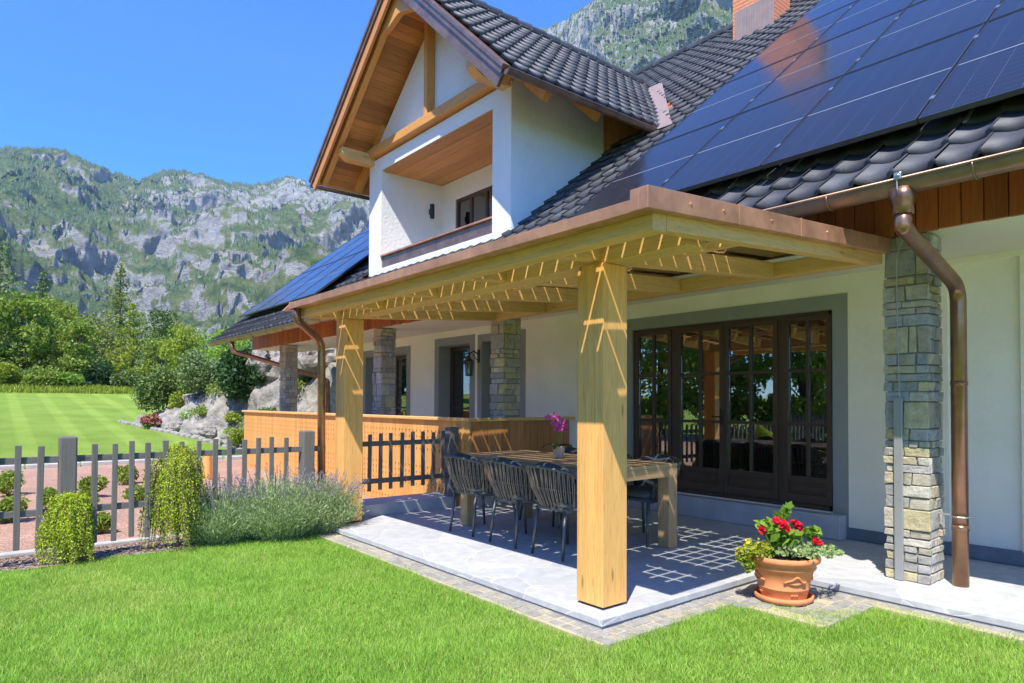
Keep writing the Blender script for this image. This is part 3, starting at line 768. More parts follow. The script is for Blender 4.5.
# dormer roof: boards, rafters, barge boards, tiles
for s in (-1, 1):
    SD = SDL if s < 0 else SDR; XEAVE = 2.97 if s < 0 else 2.695
    cd = 1/math.sqrt(1+SD*SD)
    Lr = XEAVE/cd
    slope = lambda t: (XM+s*t*cd, ZR-SD*cd*t)
    k = MB(); t = .02
    while t < Lr-.02:
        t2 = min(t+.125, Lr)
        x0, z0 = slope(t+.002); x1, z1 = slope(t2-.002)
        nx, nz = s*SD*cd, cd
        d0, d1 = .055, .078
        p = [(x0-nx*d0, z0-nz*d0), (x1-nx*d0, z1-nz*d0), (x1-nx*d1, z1-nz*d1), (x0-nx*d1, z0-nz*d1)]
        ye = (ZR-SD*cd*t2-ZE)/SL+YE
        k.prismY(p, YO+.02, max(ye, 4.6)-.0); t = t2
    k.build('soffit_boards', M['soffitboard'], house)
    for j, yy in enumerate((YO+.14, 2.66, 3.58)):
        k = MB(); a = slope(.05 if j == 0 else Lr-1.5); b_ = slope(Lr-.10)
        nx, nz = s*SD*cd, cd; d = .078+.075
        k.bar((a[0]-nx*d, yy, a[1]-nz*d), (b_[0]-nx*d, yy, b_[1]-nz*d), .10, .15, (nx, 0, nz)); k.build('rafter', M['orangeX'], house, bevel=.006)
    k = MB(); a = slope(.0); b_ = slope(Lr+.02); d = .125
    k.bar((a[0]-nx*d, YO, a[1]-nz*d), (b_[0]-nx*d, YO, b_[1]-nz*d), .045, .24, (nx, 0, nz)); k.build('barge_board', M['bargeX'] if s < 0 else M['gutter_brown'], house, bevel=.004)
    k = MB(); k.bar((a[0]-nx*.0, YO-.01, a[1]-nz*.0), (b_[0]+nx*.0, YO-.01, b_[1]), .12, .05, (nx, 0, nz)); k.bar((a[0]-nx*.05, YO-.045, a[1]-nz*.05), (b_[0]-nx*.05, YO-.045, b_[1]-nz*.05), .012, .09, (nx, 0, nz))
    k.build('verge_flashing', M['gutter_brown'], house, bevel=.004)
    # tiles
    x0, z0 = slope(Lr)
    nrm = (s*SD*cd, 0, cd); up = (-s*cd, 0, SD*cd)
    O = (x0, YO+.06, z0-.0)
    kp = lambda x, y, z: z > zmain(y)+.10
    if s > 0: tiles('dormer_tiles', O, (0,1,0), up, nrm, 6.4, Lr, kp, house)
    else: tiles('dormer_tiles', O, (0,1,0), up, nrm, 6.4, Lr, kp, house)
    # eaves gutter
    r = .055; xg = x0+s*.03; zg = z0-.055; yend = (zg+.05-ZE)/SL+YE+.1
    k = MB()
    n = 10
    for rr in (r,):
        pass
    V = []; F = []
    for yy in (YO-.02, yend):
        for rr in (r, r-.006):
            for q in range(n+1):
                tt = math.pi+math.pi*q/n; V.append((xg+rr*math.cos(tt), yy, zg+rr*math.sin(tt)))
    qq = 2*(n+1)
    for q in range(n): F.append((q, q+1, q+qq+1, q+qq)); F.append((q+n+1, q+n+2, q+qq+n+2, q+qq+n+1))
    gg = npmesh('dormer_gutter', V, F, M['gutter_brown'], house, True)
    k.tube([(xg+s*r, YO-.02, zg+.004), (xg+s*r, yend, zg+.004)], .009, 6); k.prismY([(xg+r*math.cos(math.pi+math.pi*j/10), zg+r*math.sin(math.pi+math.pi*j/10)) for j in range(11)], YO-.025, YO-.018); k.build('gutter_bead', M['gutter_brown'], gg)
k = MB(); y = YO
while y < 7.4:
    k.tube([(XM, y, ZR+.02), (XM, y+.36, ZR+.03)], [.10, .115], 12); y += .33
k.build('ridge_tiles', M['tile'], house)
# valley flashing
k = MB()
def vp_(x, y): z = zmain(y)+.02; return (x, y, z)
yv = lambda x: (zdorm(x)-ZE)/SL+YE
xa, xb = XM+XEAVE+.04, XM+.05
k.add([vp_(xa-.25, yv(xa)-.02), vp_(xa+.33, yv(xa)-.08), vp_(xb+.36, yv(xb)), vp_(xb-.10, yv(xb))], [(0,1,2,3)])
k.build('valley_flashing', M['flash'], house, fix=False)
# loggia wall lamp
lm = empty('wall_lamp', (-7.50, 3.49, 4.78), 0, 'small black cylindrical lamp on the white side wall of the loggia', 'lamp')
k = MB(); k.lathe([(.038, -.13), (.042, -.12), (.042, .12), (.038, .13)], (.07, 0, 0), 16); k.build('housing', M['black'], lm, smooth=False)
k = MB(); k.box(.001, .035, -.03, .03, -.05, .05); k.build('bracket', M['black'], lm, bevel=.004)
# chimney
k = MB(); X0, X1, Y0, Y1 = -4.42, -3.62, 8.45, 9.15
z = zmain(Y0)-.3; zt = 10.6; r_ = 0
ch = MB(); ch.box(X0+.008, X1-.008, Y0+.008, Y1-.008, z, zt); chim = ch.build('chimney', M['mortar'], house)
while z < zt-.01:
    for (a, b_, f_) in ((X0, X1, 0), (X0, X1, 2), (Y0, Y1, 1), (Y0, Y1, 3)):
        u = a - (.12 if r_ % 2 else 0)
        while u < b_:
            ua, ub = max(a, u)+.004, min(b_, u+.24)-.004
            if ub-ua > .02:
                if f_ == 0: k.box(ua, ub, Y0, Y0+.02, z+.004, z+.071)
                elif f_ == 2: k.box(ua, ub, Y1-.02, Y1, z+.004, z+.071)
                elif f_ == 1: k.box(X1-.02, X1, ua, ub, z+.004, z+.071)
                else: k.box(X0, X0+.02, ua, ub, z+.004, z+.071)
            u += .24
    z += .075; r_ += 1
k.build('brickwork', M['brickor'], chim, bevel=.002)
k = MB(); x = X0+.06; zc = zmain(Y0)
while x < X1+.02:
    k.box(x, x+.05, Y0-.03, Y0-.004, zc-.1, zc+.55); k.box(x+.05, x+.10, Y0-.018, Y0-.004, zc-.1, zc+.55); x += .10
k.build('metal_skirt', M['flash'], chim, bevel=.003)
k = MB(); k.box(X0-.06, X1+.06, Y0-.06, Y1+.06, zt, zt+.08); k.build('chimney_cap', M['kerb'], chim, bevel=.01)

# ------------------------------------------------------------------ solar panels
th = math.atan(SL)
def solar_proto():
    r = empty('solar_panel')
    w_, l_ = 1.105, 1.895
    k = MB(); k.box(0, .012, 0, l_, 0, .035); k.box(w_-.012, w_, 0, l_, 0, .035); k.box(.012, w_-.012, 0, .012, 0, .035); k.box(.012, w_-.012, l_-.012, l_, 0, .035); k.build('frame', M['solarframe'], r)
    k = MB(); k.box(.012, w_-.012, .012, l_-.012, .02, .031); k.build('solar_glass', M['solar'], r)
    k = MB(); k.box(.014, w_-.014, l_/2-.007, l_/2+.007, .0312, .0318); k.build('busbar_line', M['strip'], r)  # pale strip painted in for the reflection line across the glass
    for y in (.35, l_-.35):
        k = MB(); k.box(-.018, .012, y-.03, y+.03, .030, .042); k.build('clamp', M['steel'], r, bevel=.002)
    return r
sp = None
ordn = ['first', 'second', 'third', 'fourth', 'fifth']
rown = ['lowest row', 'second row up', 'third row up', 'topmost row']
def place_panels(xs, y0, rows, side):
    global sp
    for r in range(rows):
        for c, x in enumerate(xs):
            if sp is None: sp = o = solar_proto()
            else: o = copy_tree(sp)
            y = y0 + r*1.492
            off = .115
            o.location = (x, y-off*SL*cs, zmain(y)+off*cs); o.rotation_euler = (th, 0, 0)
            tag(o, f'{ordn[c]} solar panel from the left, {rown[r]}, {side} roof array', 'solar panel', f'solar panels of the {side} array on the roof')
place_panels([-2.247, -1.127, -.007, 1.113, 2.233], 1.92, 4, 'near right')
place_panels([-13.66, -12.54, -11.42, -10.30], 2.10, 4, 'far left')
# bare roof hooks showing under the near array
for x in (-1.9, -.35, .2, 1.35, 1.75, 2.6):
    k = MB(); y = 2.06; z = zmain(y); k.bar((x, y-.14, z-.07), (x, y+.1, z+.13), .022, .008); k.build('roof_hook', M['strip'], house)

# ------------------------------------------------------------------ balcony railing
rl = empty('balcony_railing', (-3.95, 1.857, .031), 0, 'orange larch balcony railing with pierced boards around the raised porch', 'railing')
def board(k, x, w_, y0, y1, z0, z1, along='X'):
    # notched board: narrow at the notch heights so slots show between neighbours
    zs = [z0]; ns = []
    z = z1-.16
    while z > z0+.1:
        ns.append(z); z -= .082
    ns = [n for i, n in enumerate(ns) if i % 6 < 4]
    ns.sort(); e0, e1, dz = .0018, .0125, .021
    left = [(x+e0, z0)]; 
    for n_ in ns: left += [(x+e0, n_-dz), (x+e1, n_-dz), (x+e1, n_+dz), (x+e0, n_+dz)]
    left.append((x+e0, z1))
    right = [(2*x+w_-q, z) for q, z in reversed(left)]
    k.prismY(left+right, y0, y1)
k = MB(); x = -8.68
while x < -.03: board(k, x, .096, -.012, .012, -.40, 1.04); x += .0965
k.build('front_boards', M['rail'], rl)
k = MB(); x = .03
while x < 1.70: 
    k.box(-.012, .012, x+.002, x+.118, .12, 1.04); x += .12
k.build('side_boards', wood('rail_side', (.56, .25, .08), 'Z', .55, isl=.25, knots=.2), rl)  # same larch as the front, shade put into a darker, redder colour
k = MB(); k.box(-8.73, .05, -.055, .055, 1.042, 1.085); k.build('handrail', M['larchpaleX'], rl, bevel=.008)
k = MB(); k.box(-.05, .05, .056, 1.79, 1.042, 1.085); k.build('handrail', M['larchpaleY'], rl, bevel=.008)
k = MB(); k.box(-8.68, -.03, .013, .055, .80, .90); k.box(-8.68, -.03, .013, .055, .10, .20); k.build('rail_beam', M['larchpaleX'], rl, bevel=.005)
k = MB(); k.box(-8.73, -8.705, .056, 1.64, -.40, 1.04); k.build('end_boards', M['rail'], rl)

# ------------------------------------------------------------------ fences
def fence(name, X, ys, posts, y0, y1, z0, z1, zr1, zr2, lab, wd, groundz):
    f = empty(name, (X, y0, groundz), 0, lab, 'fence')
    for zr in (zr1, zr2):
        k = MB(); k.box(-.012, .024, 0, y1-y0, zr-.028-groundz, zr+.028-groundz); k.build('rail', M[wd+'Y'], f, bevel=.004)
    for y in ys:
        dz = random.uniform(-.012, .012); a = random.uniform(-.008, .008); w_ = .022+random.uniform(-.002, .002)
        k = MB(); zz0, zz1 = z0+dz-groundz, z1+dz-groundz
        k.add([(.026, y-w_-y0, zz0), (.026, y+w_-y0, zz0), (.050, y+w_-y0, zz0), (.050, y-w_-y0, zz0),
               (.026, y-w_-y0+a, zz1), (.026, y+w_-y0+a, zz1), (.050, y+w_-y0+a, zz1), (.050, y-w_-y0+a, zz1)],
              [(0,3,2,1),(4,5,6,7),(0,1,5,4),(1,2,6,5),(2,3,7,6),(3,0,4,7)])
        k.build('picket', M[wd+'Z'], f, bevel=.004)
    for (y, zb) in posts:
        k = MB(); k.box(-.07, .07, y-.065-y0, y+.065-y0, zb-groundz, 1.0-groundz); k.build('post', M[wd+'Z'], f, bevel=.014)
    return f
ys = [-2.65-.148*i for i in range(1, 10)] + [-2.65, -2.499, -2.099, -1.949, -1.81, -1.679, -1.531, -1.393, -1.245, -1.098, -.957, -.821, -.682, -.539, -.392]
fence('picket_fence', -4.15, ys, [(-2.30, -.35), (-.155, -.35)], -4.0, .05, .065, .935, .805, .36, 'weathered grey picket fence between the lawn and the red gravel bed', 'greywood', -.16)
M['greydarkY'] = wood('fence_dark_Y', (.17, .16, .15), 'Y', .85, isl=.2); M['greydarkZ'] = wood('fence_dark_Z', (.18, .17, .16), 'Z', .85, isl=.3)  # same grey wood, colour darkened for the shade this fence stands in
ys = [.468, .58, .716, .854, 1.0, 1.15, 1.294, 1.441, 1.582]
fence('picket_fence', -4.17, ys, [(1.735, .135)], .36, 1.80, .30, .95, .83, .40, 'dark grey picket fence on the stone step between pergola post and balcony railing', 'greydark', .135)
# ------------------------------------------------------------------ pergola
PG = empty('pergola', (-.23, .25, 0), 0, 'larch pergola with copper edged photovoltaic glass roof over the dining terrace', 'pergola')
ox, oy = .23, -.25      # local = world + (ox, oy)
def PB(): return MB()
def pbuild(k, name, m, bevel=.006, smooth=False, parent=PG):
    k.v = [(x+ox, y+oy, z) for x, y, z in k.v]; return k.build(name, m, parent, bevel, smooth)
SR = .0695
zg = lambda y: 2.345 + SR*(y+.42)          # glass level
# posts built from three laminations
for (xa, xb, ya, yb) in ((-.348, -.115, .135, .363), (-4.118, -3.898, .155, .375)):
    k = MB(); w3 = (xb-xa)/3
    for i in range(3): k.box(xa+w3*i+.0008, xa+w3*(i+1)-.0008, ya, yb, .018, 2.208)
    pbuild(k, 'post', M['larchZ'], .003)
    k = MB(); k.box(xa+.02, xb-.02, ya+.02, yb-.02, .001, .0175); pbuild(k, 'post_foot', M['darkmetal'], 0)
k = MB(); k.box(-4.16, .50, .155, .345, 2.212, 2.345); pbuild(k, 'beam', M['larchpaleX'])
k = MB(); k.box(-3.93, .655, -.335, -.225, 2.185, 2.325); pbuild(k, 'front_beam', M['larchpaleX'])
k = MB(); k.prismX([(2.30, 2.385), (2.424, 2.385), (2.424, 2.52), (2.30, 2.51)], -4.10, .655); pbuild(k, 'wall_beam', M['larchpaleX'])
k = MB(); k.prismX([(1.22, 2.33), (1.31, 2.33), (1.31, 2.44), (1.22, 2.44)], -4.02, -.27)
def rafter(x0, x1, name='rafter', y0=-.222, y1=2.298, h=.15, drop=.018):
    k = MB(); k.prismX([(y0, zg(y0)-drop-h), (y1, zg(y1)-drop-h), (y1, zg(y1)-drop), (y0, zg(y0)-drop)], x0, x1); return pbuild(k, name, M['larchpaleY'])
rafter(.575, .655, h=.145, y0=-.222)
for x in (-.255, -1.215, -2.175, -3.135): rafter(x, x+.095, h=.14)
rafter(-4.095, -4.015, h=.14)
# laths bearing the glass along X
for yy in (.98,):
    k = MB(); k.box(-4.01, .57, yy-.03, yy+.03, zg(yy)-.055, zg(yy)-.018)
    for_x = [(-4.012, -3.138), (-3.038, -2.178), (-2.078, -1.218), (-1.118, -.258), (-.158, .573)]
    k = MB()
    for a, b_ in for_x: k.box(a, b_, yy-.03, yy+.03, zg(yy)-.075, zg(yy)-.018)
    pbuild(k, 'glazing_bar', M['larchpaleX'])
# copper: front gutter, right verge, left verge
k = MB()
k.prismX([(-.44, 2.262), (-.345, 2.262), (-.338, 2.32), (-.345, 2.32), (-.352, 2.268), (-.432, 2.268), (-.434, 2.325), (-.442, 2.325)], -3.94, .60)
pbuild(k, 'gutter', M['copper'], .002)
k = MB(); k.box(-3.945, -3.938, -.445, -.335, 2.255, 2.335); k.box(-3.94, -3.80, -.43, -.35, 2.27, 2.274); pbuild(k, 'gutter_end', M['copper'], .002)
k = MB(); y0, y1 = -.447, 2.42; zz = lambda y: 2.262+SR*(y+.42)
k.prismX([(y0, zz(y0)), (y1, zz(y1)), (y1, zz(y1)+.112), (y0, zz(y0)+.112)], .658, .715)
k.box(.60, .658, -.447, -.34, 2.262, 2.372)
pbuild(k, 'verge_flashing', M['copper'], .003)
k = MB()
for i, y in enumerate((.35, 1.05, 1.75)): k.prismX([(y, zz(y)-.002), (y+.012, zz(y)-.002), (y+.012, zz(y)+.115), (y, zz(y)+.115)], .70, .718)
for y in (-.1, .2, .7, 1.4, 2.0): k.tube([(.712, y, zz(y)+.06), (.720, y, zz(y)+.06)], .008, 8)
pbuild(k, 'flashing_seam', M['copper'], 0)
k = MB(); k.prismX([(y0, zz(y0)), (y1, zz(y1)), (y1, zz(y1)+.10), (y0+.1, zz(y0+.1)+.10)], -4.14, -4.10); pbuild(k, 'verge_flashing', M['copper'], .003)
# pane and cells
k = MB(); ya, yb = -.33, 2.42
k.prismX([(ya, zg(ya)), (yb, zg(yb)), (yb, zg(yb)+.006), (ya, zg(ya)+.006)], -4.10, .655); pbuild(k, 'roof_glass', M['roofglass'], 0)
cellx = [(-4.06, -3.09), (-3.085, -2.13), (-2.125, -1.17), (-1.165, -.21), (-.205, .645)]
for a, b_ in cellx:
    k = MB(); n = 6; p = (b_-a)/n
    for r0 in (-.32, 1.05):
        for i in range(n):
            for j in range(8):
                x0 = a+p*i+.0075; x1 = a+p*(i+1)-.0075; q = 1.36/8
                y0_ = r0+q*j+.0075; y1_ = r0+q*(j+1)-.0075
                k.prismX([(y0_, zg(y0_)+.008), (y1_, zg(y1_)+.008), (y1_, zg(y1_)+.010), (y0_, zg(y0_)+.010)], x0, x1)
    pbuild(k, 'photovoltaic_cells', M['pvcell'], 0)
# pergola downpipe
k = MB(); k.tube(bezpath([(-3.865, -.39, 2.27), (-3.865, -.39, 2.15), (-4.15, .0, 1.97), (-4.15, .02, -.12)], 8, .25), .042, 16)
pbuild(k, 'downpipe', M['copper_dark'], 0, True)
bpy.data.objects  # keep

# ------------------------------------------------------------------ table
TB = empty('dining_table', (-2.035, 1.585, 0), 0, 'long wooden dining table with square legs and slatted top on the terrace', 'table')
hx, hy = 1.065, .465
k = MB(); n = 7; w_ = 2*hy/n
for i in range(n): k.box(-hx+.12, hx-.12, -hy+w_*i+.003, -hy+w_*(i+1)-.003, .738, .765)
k.box(-hx, -hx+.117, -hy, hy, .735, .765); k.box(hx-.117, hx, -hy, hy, .735, .765)
k.build('table_top', M['tableX'], TB, bevel=.003)
for yy in (-hy+.005, hy-.045):
    k = MB(); k.box(-hx+.13, hx-.13, yy, yy+.04, .645, .734); k.build('apron', M['tableX'], TB, bevel=.004)
k = MB(); k.box(hx-.045, hx-.002, -hy+.13, hy-.13, .645, .734); k.build('apron', M['tableY'], TB, bevel=.004)
k = MB(); k.box(-hx+.002, -hx+.045, -hy+.13, hy-.13, .645, .734); k.build('apron', M['tableY'], TB, bevel=.004)
for sx_ in (-1, 1):
    for sy_ in (-1, 1):
        k = MB(); cx, cy = sx_*(hx-.064), sy_*(hy-.064); k.box(cx-.062, cx+.062, cy-.062, cy+.062, .001, .733); k.build('leg', M['tableZ'], TB, bevel=.005)

# ------------------------------------------------------------------ rope chairs
def chair_proto():
    r = empty('dining_chair')
    rimp = lambda t: Vector((.305*math.copysign(abs(math.sin(t))**.75, t), -.36*math.copysign(abs(math.cos(t))**.75, math.cos(t))*(1.0 if abs(t) < 1.57 else .6), .775-.15*(abs(t)/2.1)**1.6))
    lowp = lambda t: Vector((.235*math.sin(t), -.235*math.cos(t), .415))
    ts = np.linspace(-2.1, 2.1, 37)
    k = MB(); k.tube([rimp(t) for t in ts], .012, 8)
    k.tube([rimp(-2.1), lowp(-2.1)+Vector((-.02, .03, 0))], .011, 8); k.tube([rimp(2.1), lowp(2.1)+Vector((.02, .03, 0))], .011, 8)
    k.tube([rimp(t).lerp(lowp(t), .52)+Vector((0, 0, 0)) for t in ts], .007, 6)
    k.tube([lowp(t) for t in np.linspace(-math.pi, math.pi, 33)], .013, 8); k.build('shell_frame', M['chairmetal'], r, smooth=True)
    k = MB()
    for t in np.linspace(-2.05, 2.05, 30):
        a = rimp(t); b_ = lowp(t*.98); o_ = Vector((math.sin(t), -math.cos(t), 0))*.02
        for q in (-.011, .0):
            tt = Vector((math.cos(t), math.sin(t), 0))*q
            k.tube([a+tt, a.lerp(b_, .5)+o_+tt*1.5, b_+tt*.7], .0042, 5, False)
    k.build('rope_weave', M['rope'], r, smooth=True)
    k = MB()
    for (x0, y0), (x1, y1) in (((-.17, -.20), (-.19, -.245)), ((.17, -.20), (.19, -.245)), ((-.24, .21), (-.27, .265)), ((.24, .21), (.27, .265))):
        k = MB(); k.tube([(x0, y0, .41), (x1, y1, .001)], [.016, .012], 10); k.build('leg', M['chairmetal'], r, smooth=True)
    k = MB(); k.box(-.24, .24, .19, .22, .395, .42); k.box(-.18, .18, -.21, -.18, .395, .42); k.bar((-.17, -.19, .40), (-.24, .2, .40), .025, .03); k.bar((.17, -.19, .40), (.24, .2, .40), .025, .03); k.build('seat_frame', M['chairmetal'], r, bevel=.003)
    def pillow(cx, cy, cz, a, b_, c, tilt, name, m):
        bm = bmesh.new(); bmesh.ops.create_cube(bm, size=2)
        bmesh.ops.subdivide_edges(bm, edges=bm.edges, cuts=7, use_grid_fill=True)
        for v in bm.verts:
            x, y, z = v.co; n = max(abs(x), abs(y), abs(z)); 
            f_ = (1-.5*(abs(x)**5)) ; g_ = (1-.5*(abs(y)**5))
            v.co = Vector((x*a*(1-.06*y*y), y*b_*(1-.06*x*x), z*c*(.35+.65*min(1, 1.6*(1-abs(x)**4)))*(.35+.65*min(1, 1.6*(1-abs(y)**4)))))
        if tilt:
            for v in bm.verts:
                s_ = 1-.30*(v.co.x/a)**2 if v.co.y < 0 else 1-.1*(v.co.x/a)**2
                s2 = 1-.30*(v.co.x/a)**2 if v.co.y > 0 else 1
                q_ = 2.1*v.co.x**2; v.co.y = v.co.y*s2 - q_*.26; v.co.z -= q_
        bmesh.ops.rotate(bm, verts=bm.verts, cent=(0,0,0), matrix=Matrix.Rotation(tilt, 3, 'X'))
        bmesh.ops.translate(bm, verts=bm.verts, vec=(cx, cy, cz))
        me = bpy.data.meshes.new(name); bm.to_mesh(me); bm.free(); return link(name, me, m, r, 0, True)
    pillow(0, .0, .455, .215, .22, .045, 0, 'seat_cushion', M['cushion_grey'])
    pillow(0, -.245, .635, .215, .175, .045, R(104), 'back_cushion', M['cushion'])
    return r
ch0 = None
near = [(-2.68, 'rope-backed dining chair nearest the picket fence, on the lawn side of the table'), (-2.015, 'rope-backed dining chair in the middle of the row on the lawn side of the table'), (-1.41, 'rope-backed dining chair closest to the front pergola post, on the lawn side of the table')]
farl = [(-2.66, 'rope-backed dining chair on the house side of the table, nearest the wooden railing'), (-2.02, 'rope-backed dining chair in the middle of the house side of the table'), (-1.40, 'rope-backed dining chair on the house side of the table, in front of the patio door')]
for i, (x, lab) in enumerate(near+farl):
    if ch0 is None: o = ch0 = chair_proto()
    else: o = copy_tree(ch0)
    far_ = i >= 3
    o.location = (x, 1.085 if not far_ else 2.08, 0); o.rotation_euler = (0, 0, (math.pi if far_ else 0)+random.uniform(-.04, .04))
    tag(o, lab, 'chair', 'dining chairs around the terrace table')

# ------------------------------------------------------------------ leaf helpers
def leaves(P, size, aspect=.55, up=0.0, dirs=None, curl=0):
    P = np.asarray(P, dtype=float); n = len(P)
    if dirs is None:
        d = rng.normal(size=(n, 3))
    else: d = np.asarray(dirs, dtype=float) + rng.normal(size=(n, 3))*.35
    d /= np.linalg.norm(d, axis=1)[:, None]+1e-9
    r = rng.normal(size=(n, 3)); r[:, 2] *= (1-up); w = np.cross(d, r); w /= np.linalg.norm(w, axis=1)[:, None]+1e-9
    s = size*(.6+.8*rng.random(n))[:, None]
    a = P - w*s*aspect*.5; b_ = P + d*s*.5; c = P + w*s*aspect*.5; e = P - d*s*.5
    V = np.stack([e, a, b_, c], 1).reshape(-1, 3); F = np.arange(4*n).reshape(n, 4)
    return V, F
def ball(n, c, r, shell=.5):
    p = rng.normal(size=(n, 3)); p /= np.linalg.norm(p, axis=1)[:, None]
    q = (shell + (1-shell)*rng.random(n))[:, None]
    return np.array(c) + p*q*np.array(r)
def trunk(path, rs, m, parent, name='trunk', n=9, limbs=()):
    k = MB(); k.tube(path, rs, n)
    for p_, r_ in limbs: k.tube(p_, r_, 6)
    return k.build(name, m, parent, smooth=True)
def deciduous(name, x, y, top, rad, m, lab, cat='tree', nclump=38, nleaf=150, ls=.17, base=.22, group=None, seed=0):
    z0 = H(x, y); h = top-z0; rr = random.Random(seed+int(x*31+y*7))
    o = empty(name, (x, y, z0), 0, lab, cat, group)
    cents = []
    P = []
    for i in range(nclump):
        u = rr.random(); zc = base + (1-base)*u
        prof = math.sin(min(1, (1-u)*1.25+.12)*math.pi*.62)**.8*(1 if u > .12 else .7)
        a = rr.uniform(0, 6.283); q = rad*prof*rr.uniform(.25, .9)
        c = (q*math.cos(a), q*math.sin(a), h*zc*.95)
        cr = rad*rr.uniform(.22, .40)
        cents.append(c); P.append(ball(int(nleaf*rr.uniform(.6, 1.3)), c, (cr, cr, cr*.75), .55))
    P = np.concatenate(P); V, F = leaves(P, ls); npmesh('crown', V, F, m, o)
    limbs = [([(0, 0, h*base*.8), (c[0]*.4, c[1]*.4, h*base*.8+(c[2]-h*base*.8)*.5), c], [.05*rad*.5, .03*rad*.5, .01]) for c in cents[::3]]
    trunk([(0, 0, -.1), (.03*rad, 0, h*.35), (-.02*rad, .02*rad, h*.7), (0, 0, h*.9)], [.075*rad**.5, .06*rad**.5, .035*rad**.5, .01], M['bark'], o, limbs=limbs)
    return o
def conifer(name, x, y, top, rad, m, lab, levels=22, ls=.15, base=.12, dens=34, droop=.25, seed=0, gap=0.0):
    z0 = H(x, y); h = top-z0; rr = random.Random(seed+int(x*13+y*5)); o = empty(name, (x, y, z0), 0, lab, 'tree')
    P = []; D = []; limbs = []
    for L in range(levels):
        u = L/(levels-1); z = h*(base+(1-base)*u); r = rad*(1-u)**.8*rr.uniform(.75, 1.1)+.1
        nb = 7 if u < .7 else 5
        for b_ in range(nb):
            if rr.random() < gap: continue
            a = rr.uniform(0, 6.283); rl_ = r*rr.uniform(.65, 1.1)
            tip = np.array([math.cos(a)*rl_, math.sin(a)*rl_, -droop*rl_+rr.uniform(-.1, .1)])
            n = int(dens*(rl_/rad+.25)); t = rng.random(n)**.7
            pts = np.array([0, 0, z])+tip*t[:, None]+rng.normal(size=(n, 3))*np.array([.11, .11, .07])*rad*.6
            P.append(pts); limbs.append(([(0, 0, z), (tip[0]*.9, tip[1]*.9, z+tip[2]*.9)], [.018, .005]))
    P = np.concatenate(P); V, F = leaves(P, ls, .6); npmesh('crown', V, F, m, o)
    trunk([(0, 0, -.1), (0, 0, h*.5), (0, 0, h)], [.04*h**.6, .025*h**.6, .01], M['bark'], o, limbs=limbs[::2])
    return o
def shrub(name, x, y, hgt, rad, m, lab, n=1600, ls=.06, cat='shrub', group=None, z=None, lobes=9, flat=.8, extra=None):
    z0 = H(x, y) if z is None else z; o = empty(name, (x, y, z0), 0, lab, cat, group); P = []
    for i in range(lobes):
        a = random.uniform(0, 6.28); q = rad*random.uniform(.0, .62); cr = rad*random.uniform(.35, .55)
        P.append(ball(n//lobes, (q*math.cos(a), q*math.sin(a), hgt*random.uniform(.35, .68)), (cr, cr, hgt*.36), .45))
    P = np.concatenate(P); P = P[P[:, 2] > .0]; V, F = leaves(P, ls); npmesh('foliage', V, F, m, o)
    k = MB()
    for i in range(5):
        a = i*1.26; k.tube([(0, 0, -.02), (rad*.2*math.cos(a), rad*.2*math.sin(a), hgt*.3), (rad*.4*math.cos(a), rad*.4*math.sin(a), hgt*.6)], [.018*rad+.003, .012*rad+.002, .003], 5)
    k.build('stem', M['bark'], o)
    if extra:
        en, em, es = extra; Q = P[rng.choice(len(P), en)]; Q = Q[Q[:, 2] > hgt*.35]; V, F = leaves(Q*np.array([1.04, 1.04, 1.05]), es, .9); npmesh('flower', V, F, em, o)
    return o

# ------------------------------------------------------------------ flower pot
FP = empty('flower_pot', (.37, 1.45, -.052), 0, 'terracotta pot with red, yellow and green trailing flowers at the corner of the terrace', 'flower pot')
k = MB(); k.lathe([(.02, .004), (.168, .004), (.178, .012), (.185, .040), (.170, .042), (.165, .022), (.02, .020)], n=48); k.build('saucer', M['terracotta'], FP, smooth=True)
k = MB(); k.lathe([(.02, .022), (.138, .022), (.142, .035), (.156, .085), (.160, .088), (.160, .096), (.157, .100), (.184, .205), (.192, .210), (.200, .222), (.197, .240), (.205, .250), (.222, .262), (.226, .275), (.224, .292), (.216, .298), (.206, .296), (.203, .270), (.02, .262)], n=56)
pot = k.build('pot', M['terracotta'], FP, smooth=True)
for s in range(4):
    k = MB(); a0 = -2.2 + s*1.57
    pts = []
    for i in range(15):
        t = i/14; a = a0-.42+.84*t; zc = .160-.018*math.cos(math.pi*2*t)+.006*math.sin(14*t); r_ = .157+(zc-.10)*.257+.003
        pts.append((r_*math.cos(a), r_*math.sin(a), zc))
    k.tube(pts, .007, 6)
    pts = []
    for i in range(15):
        t = i/14; a = a0-.30+.60*t; zc = .142-.012*math.sin(math.pi*t); r_ = .157+(zc-.10)*.257+.002
        k.tube([(r_*math.cos(a), r_*math.sin(a), zc), (r_*1.0*math.cos(a+.02), r_*math.sin(a+.02), zc+.012)], .006, 5)
    a = a0; 
    for q in (-.09, 0, .09): k.tube([(.150*math.cos(a+q), .150*math.sin(a+q), .058), (.152*math.cos(a+q*1.3), .152*math.sin(a+q*1.3), .066)], .007, 6)
    k.build('garland', M['terracotta'], pot, smooth=True)

k = MB(); k.lathe([(.01, .262), (.2, .262), (.2, .272), (.01, .272)]); k.build('soil', M['soil'], FP)
def cam_left(a): return a
